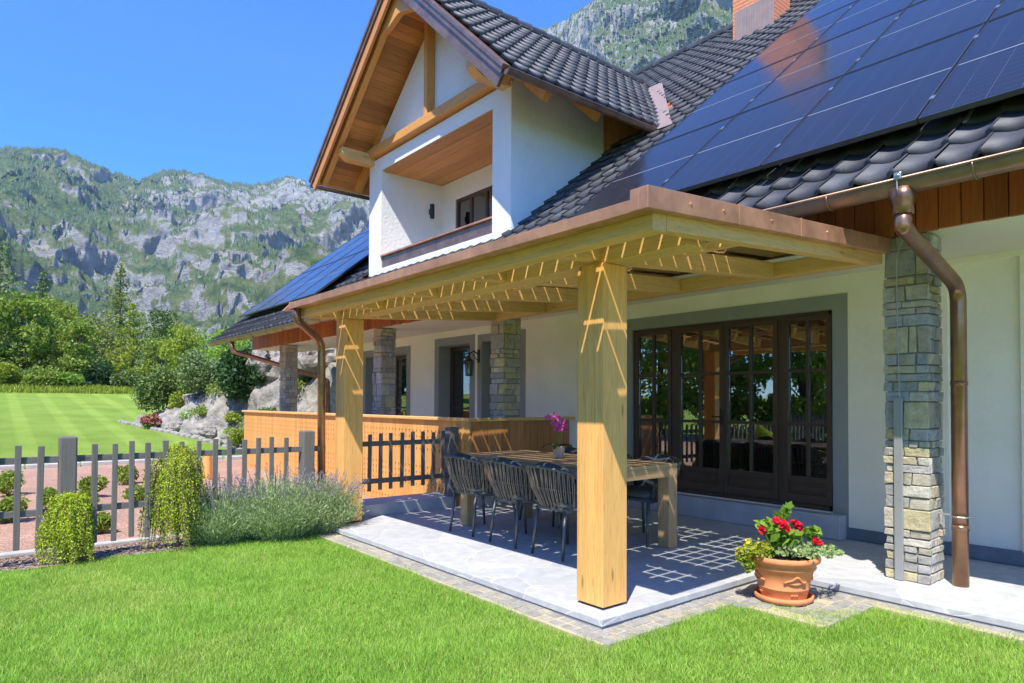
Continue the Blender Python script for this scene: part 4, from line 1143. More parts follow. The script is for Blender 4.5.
# camera is towards (+x,-y): image left = (-.63,-.77)
IL = np.array([-.634, -.773, 0]); IF = np.array([.773, -.634, 0])
P = np.concatenate([ball(380, tuple(IL*.14+IF*.03+np.array([0,0,.315])), (.10, .11, .05), .2), ball(260, tuple(IL*.21+IF*.02+np.array([0,0,.27])), (.055, .06, .06), .2), ball(120, tuple(IL*.20+IF*.05+np.array([0,0,.22])), (.035, .035, .05), .2)])
V, F = leaves(P, .026, .7); npmesh('yellow_green_foliage', V, F, M['leaf_yellow'], FP)
Q = P[rng.choice(len(P), 170)]; V, F = leaves(Q+np.array([0, 0, .022]), .020, .9); npmesh('yellow_flower', V, F, M['petal_yellow'], FP)
P = np.concatenate([ball(520, tuple(-IL*.05+IF*.06+np.array([0,0,.325])), (.15, .15, .045), .2), ball(420, tuple(-IL*.17+IF*.05+np.array([0,0,.315])), (.11, .11, .045), .2), ball(110, tuple(-IL*.27+np.array([0,0,.29])), (.06, .06, .03), .2)])
V, F = leaves(P, .024, .6); npmesh('trailing_foliage', V, F, M['leaf_ivory'], FP)
P = np.concatenate([ball(150, tuple(IL*.02+np.array([0,0,.40])), (.11, .11, .10), .2), ball(45, tuple(-IL*.15+np.array([0,0,.40])), (.045, .045, .06), .1), ball(20, tuple(-IL*.01+np.array([0,0,.54])), (.05, .05, .05), .1), ball(26, tuple(IL*.11+np.array([0,0,.46])), (.05, .05, .03), .1)])
V, F = leaves(P, .062, .62); npmesh('green_foliage', V, F, M['leaf_bright'], FP)
k = MB()
fl = []
for (u, v, zz_) in ((.130, .03, .44), (.055, .03, .50), (.028, .05, .47), (.005, .06, .455), (-.035, .05, .49), (-.055, .05, .475), (-.060, .05, .455), (-.150, .04, .375), (-.165, .05, .365), (.02, .05, .485)):
    c = IL*u+IF*v+np.array([0, 0, zz_]); fl.append(c); k.tube([(c[0]*.3, c[1]*.3, .27), tuple(c*np.array([.8, .8, 1])-np.array([0, 0, .04])), tuple(c)], .003, 5)
k.build('stem', M['leaf_bright'], FP)
for c in fl:
    P = ball(13, c+IF*.012, (.018, .018, .018), .3); V, F = leaves(P, .036, .9); npmesh('red_flower', V, F, M['petal_red'], FP)

for c_ in kids(FP): c_.scale = (1.07, 1.07, 1.07)
for c_ in kids(FP):
    if c_.name.split('.')[0] not in ('pot', 'saucer', 'soil'): c_.scale = (1.3, 1.3, 1.12)
# ------------------------------------------------------------------ orchid
OR = empty('orchid', (-2.02, 1.55, .765), 0, 'magenta orchid in a small beige pot on the dining table', 'orchid')
k = MB(); k.lathe([(.03, 0), (.036, .004), (.050, .09), (.054, .10), (.048, .10), (.044, .08), (.01, .08)], n=24); k.build('pot', plain('orchid_pot', (.55, .45, .36), .3, var=.15), OR, smooth=True)
k = MB()
for a, L in ((0.3, .13), (2.0, .12), (3.6, .14), (5.2, .12), (1.1, .09)):
    pts = [(math.cos(a)*L*t, math.sin(a)*L*t, .09+.10*t-.09*t*t*1.3) for t in (0, .25, .5, .75, 1)]
    w = (.01, .028, .032, .024, .002)
    n = (-math.sin(a), math.cos(a))
    vs = []
    for p, q in zip(pts, w): vs += [(p[0]+n[0]*q, p[1]+n[1]*q, p[2]+.008), p, (p[0]-n[0]*q, p[1]-n[1]*q, p[2]+.008)]
    k.add(vs, [(3*i+j, 3*i+j+1, 3*i+j+4, 3*i+j+3) for i in range(4) for j in range(2)])
k.build('leaf', M['leaf_dark'], OR, fix=False)
k = MB(); st1 = [(0, 0, .09), (.01, .01, .22), (-.01, .02, .31), (-.05, 0, .36), (-.09, -.03, .34)]; st2 = [(0, 0, .09), (-.01, -.01, .2), (.02, -.02, .28), (.06, -.01, .30)]
k.tube(st1, .003, 6); k.tube(st2, .003, 6); k.build('stem', M['leaf_mid'], OR)
for (x, y, z) in ((-.09, -.03, .335), (-.05, .0, .355), (-.02, .01, .325), (.055, -.01, .30), (.02, -.03, .27), (.04, -.01, .245), (-.03, -.03, .285), (.075, 0, .265), (.0, -.02, .235)):
    k = MB(); nrm = Vector((.55+random.uniform(-.3, .3), -.8, .1)).normalized(); a_ = nrm.orthogonal().normalized(); b_ = nrm.cross(a_); c = Vector((x, y, z))
    for i in range(5):
        t = i*1.2566+.3; d = a_*math.cos(t)+b_*math.sin(t); e = a_*math.cos(t+.5)+b_*math.sin(t+.5); g_ = a_*math.cos(t-.5)+b_*math.sin(t-.5)
        k.add([c, c+e*.019+nrm*.004, c+d*.031+nrm*.002, c+g_*.019+nrm*.004], [(0, 1, 2, 3)])
    k.build('flower', M['petal_magenta'], OR, fix=False)

OR.scale = (1.3, 1.3, 1.2)
# ------------------------------------------------------------------ lantern by the porch window
LN = empty('wall_lantern', (-6.20, YW-.0085, 2.0), 0, 'black wrought iron lantern on a scrolled bracket between the porch windows', 'lantern')
k = MB(); k.box(-.03, .03, -.012, 0, -.02, .20); k.tube([(0, -.012, .12), (0, -.10, .17), (0, -.18, .13), (0, -.20, .07)], .011, 8); k.tube([(0, -.012, .02), (0, -.08, .05), (0, -.12, .12)], .008, 6); k.build('bracket', M['black'], LN)
k = MB(); k.lathe([(.012, .075), (.02, .06), (.085, .0), (.09, -.01), (.02, -.012)], (0, -.20, 0), 6); k.lathe([(.055, -.25), (.06, -.24), (.05, -.23)], (0, -.20, 0), 6)
for i in range(6):
    a = i*1.047; k.tube([(.075*math.cos(a), -.20+.075*math.sin(a), -.012), (.055*math.cos(a), -.20+.055*math.sin(a), -.235)], .006, 5)
k.build('lantern_cage', M['black'], LN)
k = MB(); k.lathe([(.048, -.228), (.066, -.014)], (0, -.20, 0), 6); k.build('lantern_glass', M['glass'], LN)

# ------------------------------------------------------------------ garden plants
def weeping(name, x, y, h, rad, lab, n=150, seed=0):
    o = empty(name, (x, y, H(x, y)), 0, lab, 'shrub'); P = []; D = []
    k = MB(); rr = random.Random(seed)
    for i in range(n):
        a = rr.uniform(0, 6.283); R_ = rad*rr.uniform(.35, 1.0)*(1+.25*math.sin(a*3+seed)); z0 = h*rr.uniform(.72, 1.0); pk = R_*rr.uniform(.45, .7)
        L = rr.uniform(.45, .98)*z0
        pts = []
        for s in range(9):
            t = s/8; r_ = pk*math.sin(min(1, t*2.2)*1.57)+(R_-pk)*t; z = z0+.05*math.sin(t*3.14)*(t < .5)-L*t**1.6
            pts.append(np.array([r_*math.cos(a+.2*t), r_*math.sin(a+.2*t), max(.01, z)]))
        k.tube([tuple(p) for p in pts], .0025, 4, False)
        for s in range(1, 9):
            q = 20; t = rng.random(q)[:, None]; pp = pts[s-1]+(pts[s]-pts[s-1])*t+rng.normal(size=(q, 3))*.016
            P.append(pp); dd = pts[s]-pts[s-1]; D.append(np.repeat([dd/(np.linalg.norm(dd)+1e-6)], q, 0)+rng.normal(size=(q, 3))*.7)
    P.append(ball(1100, (0, 0, h*.80), (rad*.55, rad*.55, h*.16), .5)); D.append(np.tile([0, 0, -1.0], (1100, 1)))
    P.append(ball(1100, (0, 0, h*.45), (rad*.55, rad*.55, h*.36), .6)); D.append(np.tile([0, 0, -1.0], (1100, 1)))
    Pn = np.concatenate(P)
    V, F = leaves(Pn, .020, .45, dirs=np.concatenate(D)+rng.normal(size=(len(Pn), 3))*.35); npmesh('foliage', V, F, M['leaf_glow'], o)
    k.tube([(0, 0, 0), (.01, 0, h*.5), (0, .01, h*.9)], [.014, .012, .006], 6); k.build('stem', M['bark'], o, fix=False)
weeping('weeping_larch', -4.05, -2.28, .58, .20, 'low lime green weeping conifer in front of the thick grey fence post', seed=1, n=190)
weeping('weeping_larch', -4.12, -1.42, .97, .30, 'taller green weeping conifer leaning over the picket fence beside the lavender', seed=2, n=210)
def lavender(x, y, rad, h, lab, n=1500, nf=120):
    o = empty('lavender', (x, y, H(x, y)), 0, lab, 'lavender', 'lavender bushes along the picket fence')
    a = rng.random(n)*6.283; q = rad*np.sqrt(rng.random(n)); lean = q/rad
    base = np.stack([q*np.cos(a)*.45, q*np.sin(a)*.45, np.zeros(n)], 1); hh = h*(1-.45*lean**2)*(.7+.45*rng.random(n))
    tip = np.stack([q*np.cos(a)*1.1+rng.normal(size=n)*.03, q*np.sin(a)*1.1+rng.normal(size=n)*.03, hh], 1)
    P = []; D = []
    for t in np.linspace(.18, 1, 12):
        P.append(base*(1-t)+tip*t+rng.normal(size=(n, 3))*.015); D.append(tip-base)
    P = np.concatenate(P); D = np.concatenate(D); D /= np.linalg.norm(D, axis=1)[:, None]
    V, F = leaves(P, .042, .16, dirs=D); npmesh('foliage', V, F, M['leaf_grey'], o)
    k = MB(); FPt = []; FD = []
    for i in range(nf):
        a = random.uniform(0, 6.283); q = rad*math.sqrt(random.random()); b_ = np.array([q*.6*math.cos(a), q*.6*math.sin(a), h*.5]); t_ = np.array([q*1.35*math.cos(a), q*1.35*math.sin(a), h*(1.15-.25*(q/rad)**2)*random.uniform(.92, 1.22)])
        k.tube([tuple(b_), tuple(t_)], .0016, 3, False); d = (t_-b_)/np.linalg.norm(t_-b_)
        for s in range(14):
            FPt.append(t_-d*s*.007+rng.normal(size=3)*.004); FD.append(d)
    V, F = leaves(np.array(FPt), .013, .6, dirs=np.array(FD)); npmesh('flower_spikes', V, F, M['petal_purple'], o)
    k.build('stem', M['leaf_grey'], o, fix=False)
lavender(-4.14, -1.02, .40, .50, 'lavender bush next to the taller weeping conifer', 2300, 190)
lavender(-4.00, -.52, .48, .57, 'largest lavender bush, in the middle of the clump by the picket fence', 3000, 170)
lavender(-3.98, -.06, .38, .52, 'lavender bush at the foot of the copper downpipe and left pergola post', 2100, 190)
# low green ground cover between
bs = [(-9.97, -2.48, .5, .36), (-7.18, -2.59, .42, .34), (-8.22, -2.10, .36, .25), (-9.08, -1.5, .42, .33), (-7.56, -1.79, .36, .24), (-5.80, -1.81, .34, .20), (-8.01, -1.09, .36, .24), (-5.86, -1.22, .34, .2), (-10.6, -.75, .45, .36)]
bl = ['round dwarf pine in the gravel bed, farthest left and near the kerb', 'dwarf pine at the left edge of the gravel bed, seen low between two pickets', 'small dwarf pine just left of the thick fence post', 'round dwarf pine just right of the thick fence post, behind the upper rail', 'low dwarf pine behind the thick fence post', 'dwarf pine nearest the lawn, low behind the fence right of the thick post', 'dwarf pine in the gravel bed midway along the fence', 'dwarf pine half hidden by the taller weeping conifer', 'dwarf pine in the gravel bed behind the taller weeping conifer']
for (x, y, h_, r_), lb_ in zip(bs, bl): shrub('dwarf_pine', x, y, h_*.78, r_*.85, M['leaf_mid'], lb_, n=1500, ls=.05, cat='shrub', group='dwarf pines in the gravel bed', z=H(x, y)+.012, lobes=6)
st_ = empty('garden_stake', (-10.36, .48, H(-10.36, .48)), 0, 'short round orange wooden stake standing in the gravel bed', 'stake')
k = MB(); k.lathe([(.08, 0), (.08, .50), (.07, .53)], n=16); k.build('stake', M['larchZ'], st_)

# ------------------------------------------------------------------ rock garden
def boulder(x, y, r, sq, lab, seed, z=None, group='rocks of the rock garden'):
    bm = bmesh.new(); bmesh.ops.create_icosphere(bm, subdivisions=4, radius=1)
    for v in bm.verts:
        n = noise.fractal(v.co*1.1+Vector((seed*3.1, 0, 0)), .8, 2.0, 4)
        cell = noise.cell(v.co*1.6+Vector((seed, 0, 0)))
        rid = abs(noise.noise(v.co*2.3+Vector((0, seed, 0))))
        f_ = 1+.30*n-.18*rid+.10*cell
        v.co = Vector((v.co.x*r*f_*sq[0], v.co.y*r*f_*sq[1], v.co.z*r*f_*sq[2]))
    me = bpy.data.meshes.new('boulder'); bm.to_mesh(me); bm.free()
    o = link('boulder', me, M['boulder']); o.location = (x, y, (H(x, y) if z is None else z)+r*sq[2]*.35); o.rotation_euler = (0, 0, seed*1.3)
    return tag(o, lab, 'boulder', group)
xs = [float(t) for t in np.arange(-24.6, -12.95, .07)]; ysb = [float(t) for t in np.arange(1.2, 8.2, .07)]
V = []; F = []
for y in ysb:
    for x in xs:
        foot = 3.35+(x+16.5)*.25; e = sm((y-foot+.15)/.35)*sm((x+24.4)/1.2)*sm((-13.05-x)/.3)
        q = Vector((x*.9, y*.9, H(x, y)*.9)); r1 = abs(noise.noise(q*1.3)); r2 = abs(noise.noise(q*3.1+Vector((5, 0, 0)))); c1 = noise.cell(q*1.1)
        d = (.42-1.1*r1)*.9+.22*(.4-r2)+.28*(c1-.4)
        V.append((x+e*.25*noise.noise(q*2.2), y-e*.35*d, H(x, y)-.12*(1-e)+e*max(.04, .55*d+.12)))
nx = len(xs)
for j_ in range(len(ysb)-1):
    for i_ in range(nx-1): F.append((j_*nx+i_, j_*nx+i_+1, (j_+1)*nx+i_+1, (j_+1)*nx+i_))
tag(npmesh('rock_bank', V, F, M['boulder']), kind='structure')
rb = [(-17.6, 3.15, .42, (1, .9, .8), 'pale boulder at the foot of the rock bank beside the railing end'),
 (-19.3, 2.75, .34, (1.2, 1.2, .7), 'flat pale boulder at the lawn edge in the middle of the bank foot'),
 (-20.9, 2.35, .34, (1.2, 1, .7), 'beige boulder at the left foot of the bank near the red plant'),
 (-18.3, 4.35, .75, (1, .9, 1.1), 'large grey boulder right of the dark bush'),
 (-18.6, 5.0, .8, (.8, .8, 1.5), 'tall pointed grey rock at the top of the bank near the porch column'),
 (-16.2, 5.2, .8, (1, 1, .9), 'rock behind the left porch column')]
for i, (x, y, r_, sq, lb_) in enumerate(rb): boulder(x, y, r_, sq, lb_, i+1)
shrub('dark_bush', -18.5, 3.85, 1.75, 1.05, M['leaf_dark'], 'dark glossy green bush above the pale rocks, left of the porch column', n=10000, ls=.15, z=1.25, lobes=12)
shrub('grey_green_shrub', -21.9, 3.5, 1.6, 1.3, M['leaf_shrub'], 'grey green spreading shrub left of the dark bush', n=7500, ls=.10, z=H(-21.9, 3.5)+.2, lobes=12)
shrub('juniper', -23.6, 2.4, 1.9, 1.05, M['leaf_conifer'], 'dark green juniper at the left end of the rock bank', n=6500, ls=.10, lobes=10)
shrub('barberry', -21.9, 1.75, .50, .5, M['leaf_mid'], 'low plant with red blossoms at the foot of the rock bank', n=1200, ls=.08, extra=(900, M['petal_pinkred'], .09))
shrub('yellow_shrub', -22.5, 2.6, 1.0, .36, M['leaf_yellow'], 'small yellow leaved shrub between juniper and rocks', n=900, ls=.09)
for i, (x, y, h_, r_, lb_) in enumerate([(-17.4, 3.6, .5, .42, 'green cushion plant on the rocks nearest the railing'), (-18.6, 3.3, .45, .5, 'light green cushion plant in the middle of the rocks'), (-20.2, 3.0, .45, .5, 'cushion plant among the left rocks'), (-16.9, 3.0, .6, .42, 'leafy plant at the bottom of the bank beside the railing end'), (-19.3, 3.9, .5, .45, 'plant growing under the large grey boulder')]):
    shrub('cushion_plant', x, y, h_, r_, M['leaf_yellow'] if i % 2 else M['leaf_mid'], lb_, n=1100, ls=.07, group='cushion plants between the rocks', z=H(x, y)+.12)
for i, (x, y, h_, r_, m_, lb_) in enumerate([(-17.0, 3.9, .55, .5, 'leaf_conifer', 'creeping conifer on the rocks just above the railing'), (-19.9, 3.55, .8, .7, 'leaf_mid', 'green shrub between the grey green shrub and the dark bush'), (-16.3, 4.6, .6, .6, 'leaf_mid', 'creeping green plant on the rocks right behind the left porch column'), (-20.9, 2.75, .5, .55, 'leaf_grey', 'silvery creeping plant at the left foot of the rocks'), (-17.8, 3.2, .4, .4, 'leaf_bright', 'small bright green plant low on the rocks, left of the railing end'), (-17.2, 5.3, .6, .6, 'leaf_conifer', 'creeping conifer near the top of the rocks')]):
    shrub('rock_plant', x, y, h_, r_, M[m_], lb_, n=2200, ls=.07, group='plants on the rock bank', z=H(x, y)+.05)
# pale stones edging the lawn
k = MB(); x = -15.3
while x > -24:
    y = 3.05+(x+16.5)*.25; k.box(x-.30, x-.02, y-.12+random.uniform(-.04, .04), y+.10, H(x, y)-.2, H(x, y)+.10); x -= .33
tag(k.build('stone_edging', M['edgestone'], bevel=.05), kind='structure')
# low dry stone wall seen through the porch
k = MB()
for r_ in range(5):
    x = -15.5
    while x > -19: 
        L = random.uniform(.25, .5); k.box(x-L+.01, x-.01, 9.0+random.uniform(-.03, .03), 9.4, .0+r_*.2, .19+r_*.2); x -= L
dsw = k.build('dry_stone_wall', M['masonry'], bevel=.02); tag(dsw, 'low dry stone wall seen through the porch beneath the eaves', 'wall')

# ------------------------------------------------------------------ trees
deciduous('broadleaf_tree', -44, -.7, 7.3, 2.2, M['leaf_mid'], 'mid green broadleaf tree near the left edge of the photo', nclump=50, nleaf=210, ls=.2)
conifer('pine_tree', -52, -1.5, 11.3, 3.0, M['leaf_conifer'], 'tall loose dark pine at the far left behind the broadleaf trees', levels=16, gap=.25, droop=.1, base=.3, ls=.2, dens=40)
conifer('pine_tree', -54, 1.0, 10.2, 2.0, M['leaf_conifer'], 'slim dark pine standing above the tree line second from the left', levels=14, gap=.3, droop=.0, base=.4, ls=.2)
deciduous('broadleaf_tree', -49, 1.5, 7.8, 2.2, M['leaf_yellow'], 'yellowish green tree below the slim dark pine', nclump=40, nleaf=150)
deciduous('broadleaf_tree', -43, 1.75, 6.1, 1.7, M['leaf_mid'], 'compact bushy tree in front of the yellowish green tree', nclump=38, nleaf=170)
deciduous('broadleaf_tree', -50, 3.7, 7.2, 2.4, M['leaf_larch'], 'olive green tree left of the tall larch', nclump=40, nleaf=150)
conifer('larch_tree', -54, 5.7, 11.4, 2.6, M['leaf_larch'], 'tallest airy larch in the middle of the tree line', levels=24, droop=.05, base=.12, ls=.18, dens=44, gap=.1)
conifer('larch_tree', -45.5, 5.15, 7.4, 2.3, M['leaf_yellow'], 'bright green layered larch with a bare trunk in front of the tallest larch', levels=9, droop=.12, base=.2, ls=.16, dens=80)
deciduous('broadleaf_tree', -47, 7.3, 7.5, 2.2, M['leaf_conifer'], 'dark blue green tree to the right of the layered larch', nclump=38, nleaf=140)
deciduous('broadleaf_tree', -43, 6.4, 5.2, 1.9, M['leaf_mid'], 'low rounded tree above the right end of the lawn', nclump=34, nleaf=150)
deciduous('broadleaf_tree', -39, 6.7, 5.7, 2.0, M['leaf_yellow'], 'light green tree behind the juniper', nclump=36, nleaf=150, base=.1)
deciduous('broadleaf_tree', -31, 6.4, 4.7, 1.6, M['leaf_bright'], 'bright green tree just left of the roof corner', nclump=34, nleaf=160, ls=.14, base=.1)
deciduous('broadleaf_tree', -28, 7.3, 5.0, 1.6, M['leaf_bright'], 'leafy tree hidden half behind the left end of the eaves', nclump=34, nleaf=160, ls=.14, base=.1)
deciduous('broadleaf_tree', -26, 9.5, 4.6, 2.0, M['leaf_bright'], 'bright foliage seen through the porch under the eaves', nclump=34, nleaf=160, ls=.14, base=.05)
deciduous('broadleaf_tree', -60, -5.5, 9.5, 3.0, M['leaf_mid'], 'broad tree cut by the left edge of the photo', nclump=34, nleaf=120, ls=.22)
deciduous('broadleaf_tree', -62, 11, 8.2, 3.4, M['leaf_larch'], 'distant olive tree behind the light green tree', nclump=40, nleaf=120, ls=.24)
deciduous('broadleaf_tree', -62, 3.0, 9.2, 3.4, M['leaf_conifer'], 'distant dark tree filling the gap left of the tallest larch', nclump=40, nleaf=130, ls=.24)
us = [(-41.5, -1.6, 1.5, 1.3, 'leaf_yellow', 'undergrowth bush at the left end of the lawn edge'), (-41, .0, 1.3, 1.2, 'leaf_mid', 'mid green bush under the left broadleaf trees'), (-41, 1.4, 1.0, 1.0, 'leaf_bright', 'bright bush at the lawn edge below the compact tree'), (-42, 2.8, 1.7, 1.2, 'leaf_dark', 'dark bush under the olive tree'), (-41, 4.0, 1.2, 1.1, 'leaf_conifer', 'dark bush left of the bare larch trunk'), (-41.5, 6.0, 1.5, 1.3, 'leaf_yellow', 'yellow green bush right of the bare larch trunk'), (-36, 5.9, 1.6, 1.4, 'leaf_bright', 'bright bush behind the juniper'), (-31, 5.2, 1.9, 1.5, 'leaf_mid', 'bush between the bright tree and the grey green shrub'), (-47, -3.6, 2.2, 2.2, 'leaf_mid', 'bush at the far left in the second row'), (-33, 4.2, 1.2, 1.2, 'leaf_yellow', 'yellow green bush at the right end of the lawn')]
for x, y, h_, r_, m_, lb_ in us: shrub('bush', x, y, h_, r_, M[m_], lb_, n=3200, ls=.15, group='bushes along the far lawn edge', lobes=10)
# meadow strip
n = 30000; px_ = -38.5-6*rng.random(n); py_ = -9+17*rng.random(n); hz = .12+.45*rng.random(n)**2
P = np.array([(x, y, H(x, y)+h_*.5) for x, y, h_ in zip(px_, py_, hz)]); V, F = leaves(P, .26, .16, dirs=np.tile([0, 0, 1.0], (n, 1)))
tag(npmesh('meadow_grass', V, F, M['leaf_yellow']), 'tall unmown grass along the far edge of the lawn', 'grass', kind='stuff')
# trees on the near side of the garden, behind the viewer (mirrored in the patio door)
for i, (x, y, t_) in enumerate([(-14, -15, 8.5), (-10.5, -16, 9.6), (-7, -15, 8.4), (-3.6, -16, 10), (-.3, -15, 8.6), (-18, -16, 9.5), (3.4, -16, 9.4), (-12, -20, 12), (-5, -20, 12.5), (1.5, -20, 12)]):
    deciduous('garden_tree', x, y, t_, 2.8, M[['leaf_mid', 'leaf_bright', 'leaf_yellow'][i % 3]], ['garden tree mirrored at the left of the patio door', 'tall garden tree mirrored in the second door leaf', 'garden tree mirrored above the mirrored fence', 'tall garden tree mirrored in the third door leaf', 'garden tree mirrored in the right door leaf', 'outermost garden tree mirrored in the left pane', 'garden tree on the near side, behind the viewer', 'tallest back row tree mirrored in the left door leaves', 'tallest back row tree mirrored in the middle door leaves', 'tallest back row tree mirrored in the right door leaf'][i], nclump=54, nleaf=190, ls=.24, base=.04, group='trees on the near side of the garden')
fence('board_fence', -4.0, [], [], 0, .1, .05, 1, .8, .3, 'grey board fence on the near side of the garden mirrored in the patio door', 'greywood', -.1)
bf = [o for o in bpy.data.objects if o.name.startswith('board_fence')][0]
for c in kids(bf): bpy.data.objects.remove(c)
bf.location = (-9, -11.5, -.1)
for zr in (.3, .85):
    k = MB(); k.box(0, 14, .02, .05, zr-.03, zr+.03); k.build('rail', M['greywoodX'], bf)
for i in range(88):
    k = MB(); x = i*.16; k.box(x, x+.09, -.006, .018, .06, 1.05); k.build('picket', M['greywoodZ'], bf)

for i, (x, y, t_) in enumerate([(-50, -12, 10), (-42, -15, 9.5), (-34, -18, 9), (-27, -18.5, 10), (-23, -15.5, 7.5)]):  # unseen trees added to block bright reflections in the porch windows
    deciduous('garden_tree', x, y, t_, 3.2, M[['leaf_mid', 'leaf_dark', 'leaf_conifer'][i % 3]], ['far garden tree mirrored in the porch windows, beyond the lawn', 'second garden tree mirrored in the porch windows', 'third garden tree mirrored in the porch windows', 'tallest garden tree mirrored in the nearest porch window', 'low garden tree mirrored beside the porch lantern'][i], nclump=44, nleaf=150, ls=.3, base=.03, group='trees on the near side of the garden')
# ------------------------------------------------------------------ near lawn blades
def allowed(x, y):
    x = x+rng.normal(size=len(x))*.012+.015*np.sin(y*13); y = y+rng.normal(size=len(y))*.014+.012*np.sin(x*11)
    a = (x < 0) & (y > -.175+.012*np.sin(x*9)) & (x > -3.98)
    b_ = (x >= -.02) & (x < .19) & (y > -.175) & (y < 1.3)
    edge = np.where(x < .19, -.175, np.where(x < .80, 1.27+.05*np.sin(x*5)+1.1*np.maximum(0, x-.52)**1.0, 1.84))
    c = (x >= .0) & (y > np.where((x > .19) & (x < .85), np.minimum(edge, 9), edge)) & (x < 7)
    c2 = (x >= .19) & (x < .30) & (y > 1.15)
    lave = ((x+4.18)**2+(y+.98)**2 < .1) 
    mul = (x < -3.95+.03*np.sin(y*7)+.02*np.sin(y*17))
    return ~(a | b_ | c | c2 | mul)
def blades(n, x0, x1, y0, y1, h, w):
    x = rng.uniform(x0, x1, n); y = rng.uniform(y0, y1, n); ok = allowed(x, y); x = x[ok]; y = y[ok]; n = len(x)
    patch = np.array([noise.noise(Vector((a*1.7, b_*1.7, 0)))+.5*noise.noise(Vector((a*5, b_*5, 3))) for a, b_ in zip(x, y)])
    z = -.076+0*x
    hh = h*(.45+.8*rng.random(n)**1.3)*(1+.5*patch); a = rng.random(n)*6.283; lean = hh*(.2+.9*rng.random(n)**1.5); b_ = rng.random(n)*6.283
    dx, dy = np.cos(a)*w/2, np.sin(a)*w/2; lx, ly = np.cos(b_)*lean, np.sin(b_)*lean
    p0 = np.stack([x-dx, y-dy, z], 1); p1 = np.stack([x+dx, y+dy, z], 1)
    p2 = np.stack([x+dx*.8+lx*.4, y+dy*.8+ly*.4, z+hh*.6], 1); p3 = np.stack([x-dx*.8+lx*.4, y-dy*.8+ly*.4, z+hh*.6], 1)
    p4 = np.stack([x+lx, y+ly, z+hh], 1)
    V = np.stack([p0, p1, p2, p3, p4], 1).reshape(-1, 3); o = (np.arange(n)*5)[:, None]
    F = np.concatenate([o+np.array([0, 1, 2]), o+np.array([0, 2, 3]), o+np.array([3, 2, 4])], 0)
    return V, F
V, F = blades(760000, -4.0, 4.2, -3.3, 1.95, .036, .0030)
lg = npmesh('lawn_grass', V, F, M['grass']); tag(lg, 'short bright green lawn in front of the terrace', 'grass', kind='stuff')
n = 9000; qx = rng.uniform(-4, 4.2, n); qy = rng.uniform(-3.3, 1.9, n); ok = allowed(qx, qy) & (np.sin(qx*2.3+1)*np.sin(qy*2.9) > .25); qx = qx[ok]; qy = qy[ok]
P = np.stack([qx, qy, -.085+.026*rng.random(len(qx))], 1); P = np.repeat(P, 3, 0)+rng.normal(size=(3*len(qx), 3))*np.array([.007, .007, .002]); Vc, Fc = leaves(P, .015, .9)
tag(npmesh('clover', Vc, Fc, M['clover']), 'small clover leaves growing in patches in the near lawn', 'clover', kind='stuff')
V, F = blades(60000, 4.2, 7, -3.3, 1.95, .05, .007); V2, F2 = blades(60000, -4.0, 2.0, -6.0, -3.3, .05, .007)
tag(npmesh('lawn_grass', np.concatenate([V, V2]), np.concatenate([F, F2+len(V)]), M['grass']), 'short lawn continuing beside the viewer', 'grass', kind='stuff')

# ------------------------------------------------------------------ mountains
CX, CY = 2.77, -2.98
sky_pts = [(-600, 170), (-300, 120), (-120, 158), (0, 147), (20, 148), (60, 152), (100, 168), (135, 181), (150, 174), (172, 169), (190, 175), (230, 183), (255, 184), (285, 176), (298, 180), (310, 190), (330, 189), (345, 192), (370, 190), (430, 150), (490, 70), (530, 27), (555, 18), (580, 3), (600, -14), (640, -45), (700, -75), (800, -110), (1000, -90), (1300, 0), (2500, 100)]
tab = []
for x, y in sky_pts:
    off = math.atan((x-512)/664); az = 39.35+math.degrees(off); tab.append((az, (403-y)/664*math.cos(off)))
tab.sort()
def eltan(az):
    if az <= tab[0][0]: return tab[0][1]
    for i in range(len(tab)-1):
        if az <= tab[i+1][0]:
            t = (az-tab[i][0])/(tab[i+1][0]-tab[i][0]); return tab[i][1]*(1-t)+tab[i+1][1]*t
    return tab[-1][1]
NA, NR = 1150, 380
az0, az1 = -9, 88
V = np.zeros((NR, NA, 3)); cone_pts = []
R0 = 420
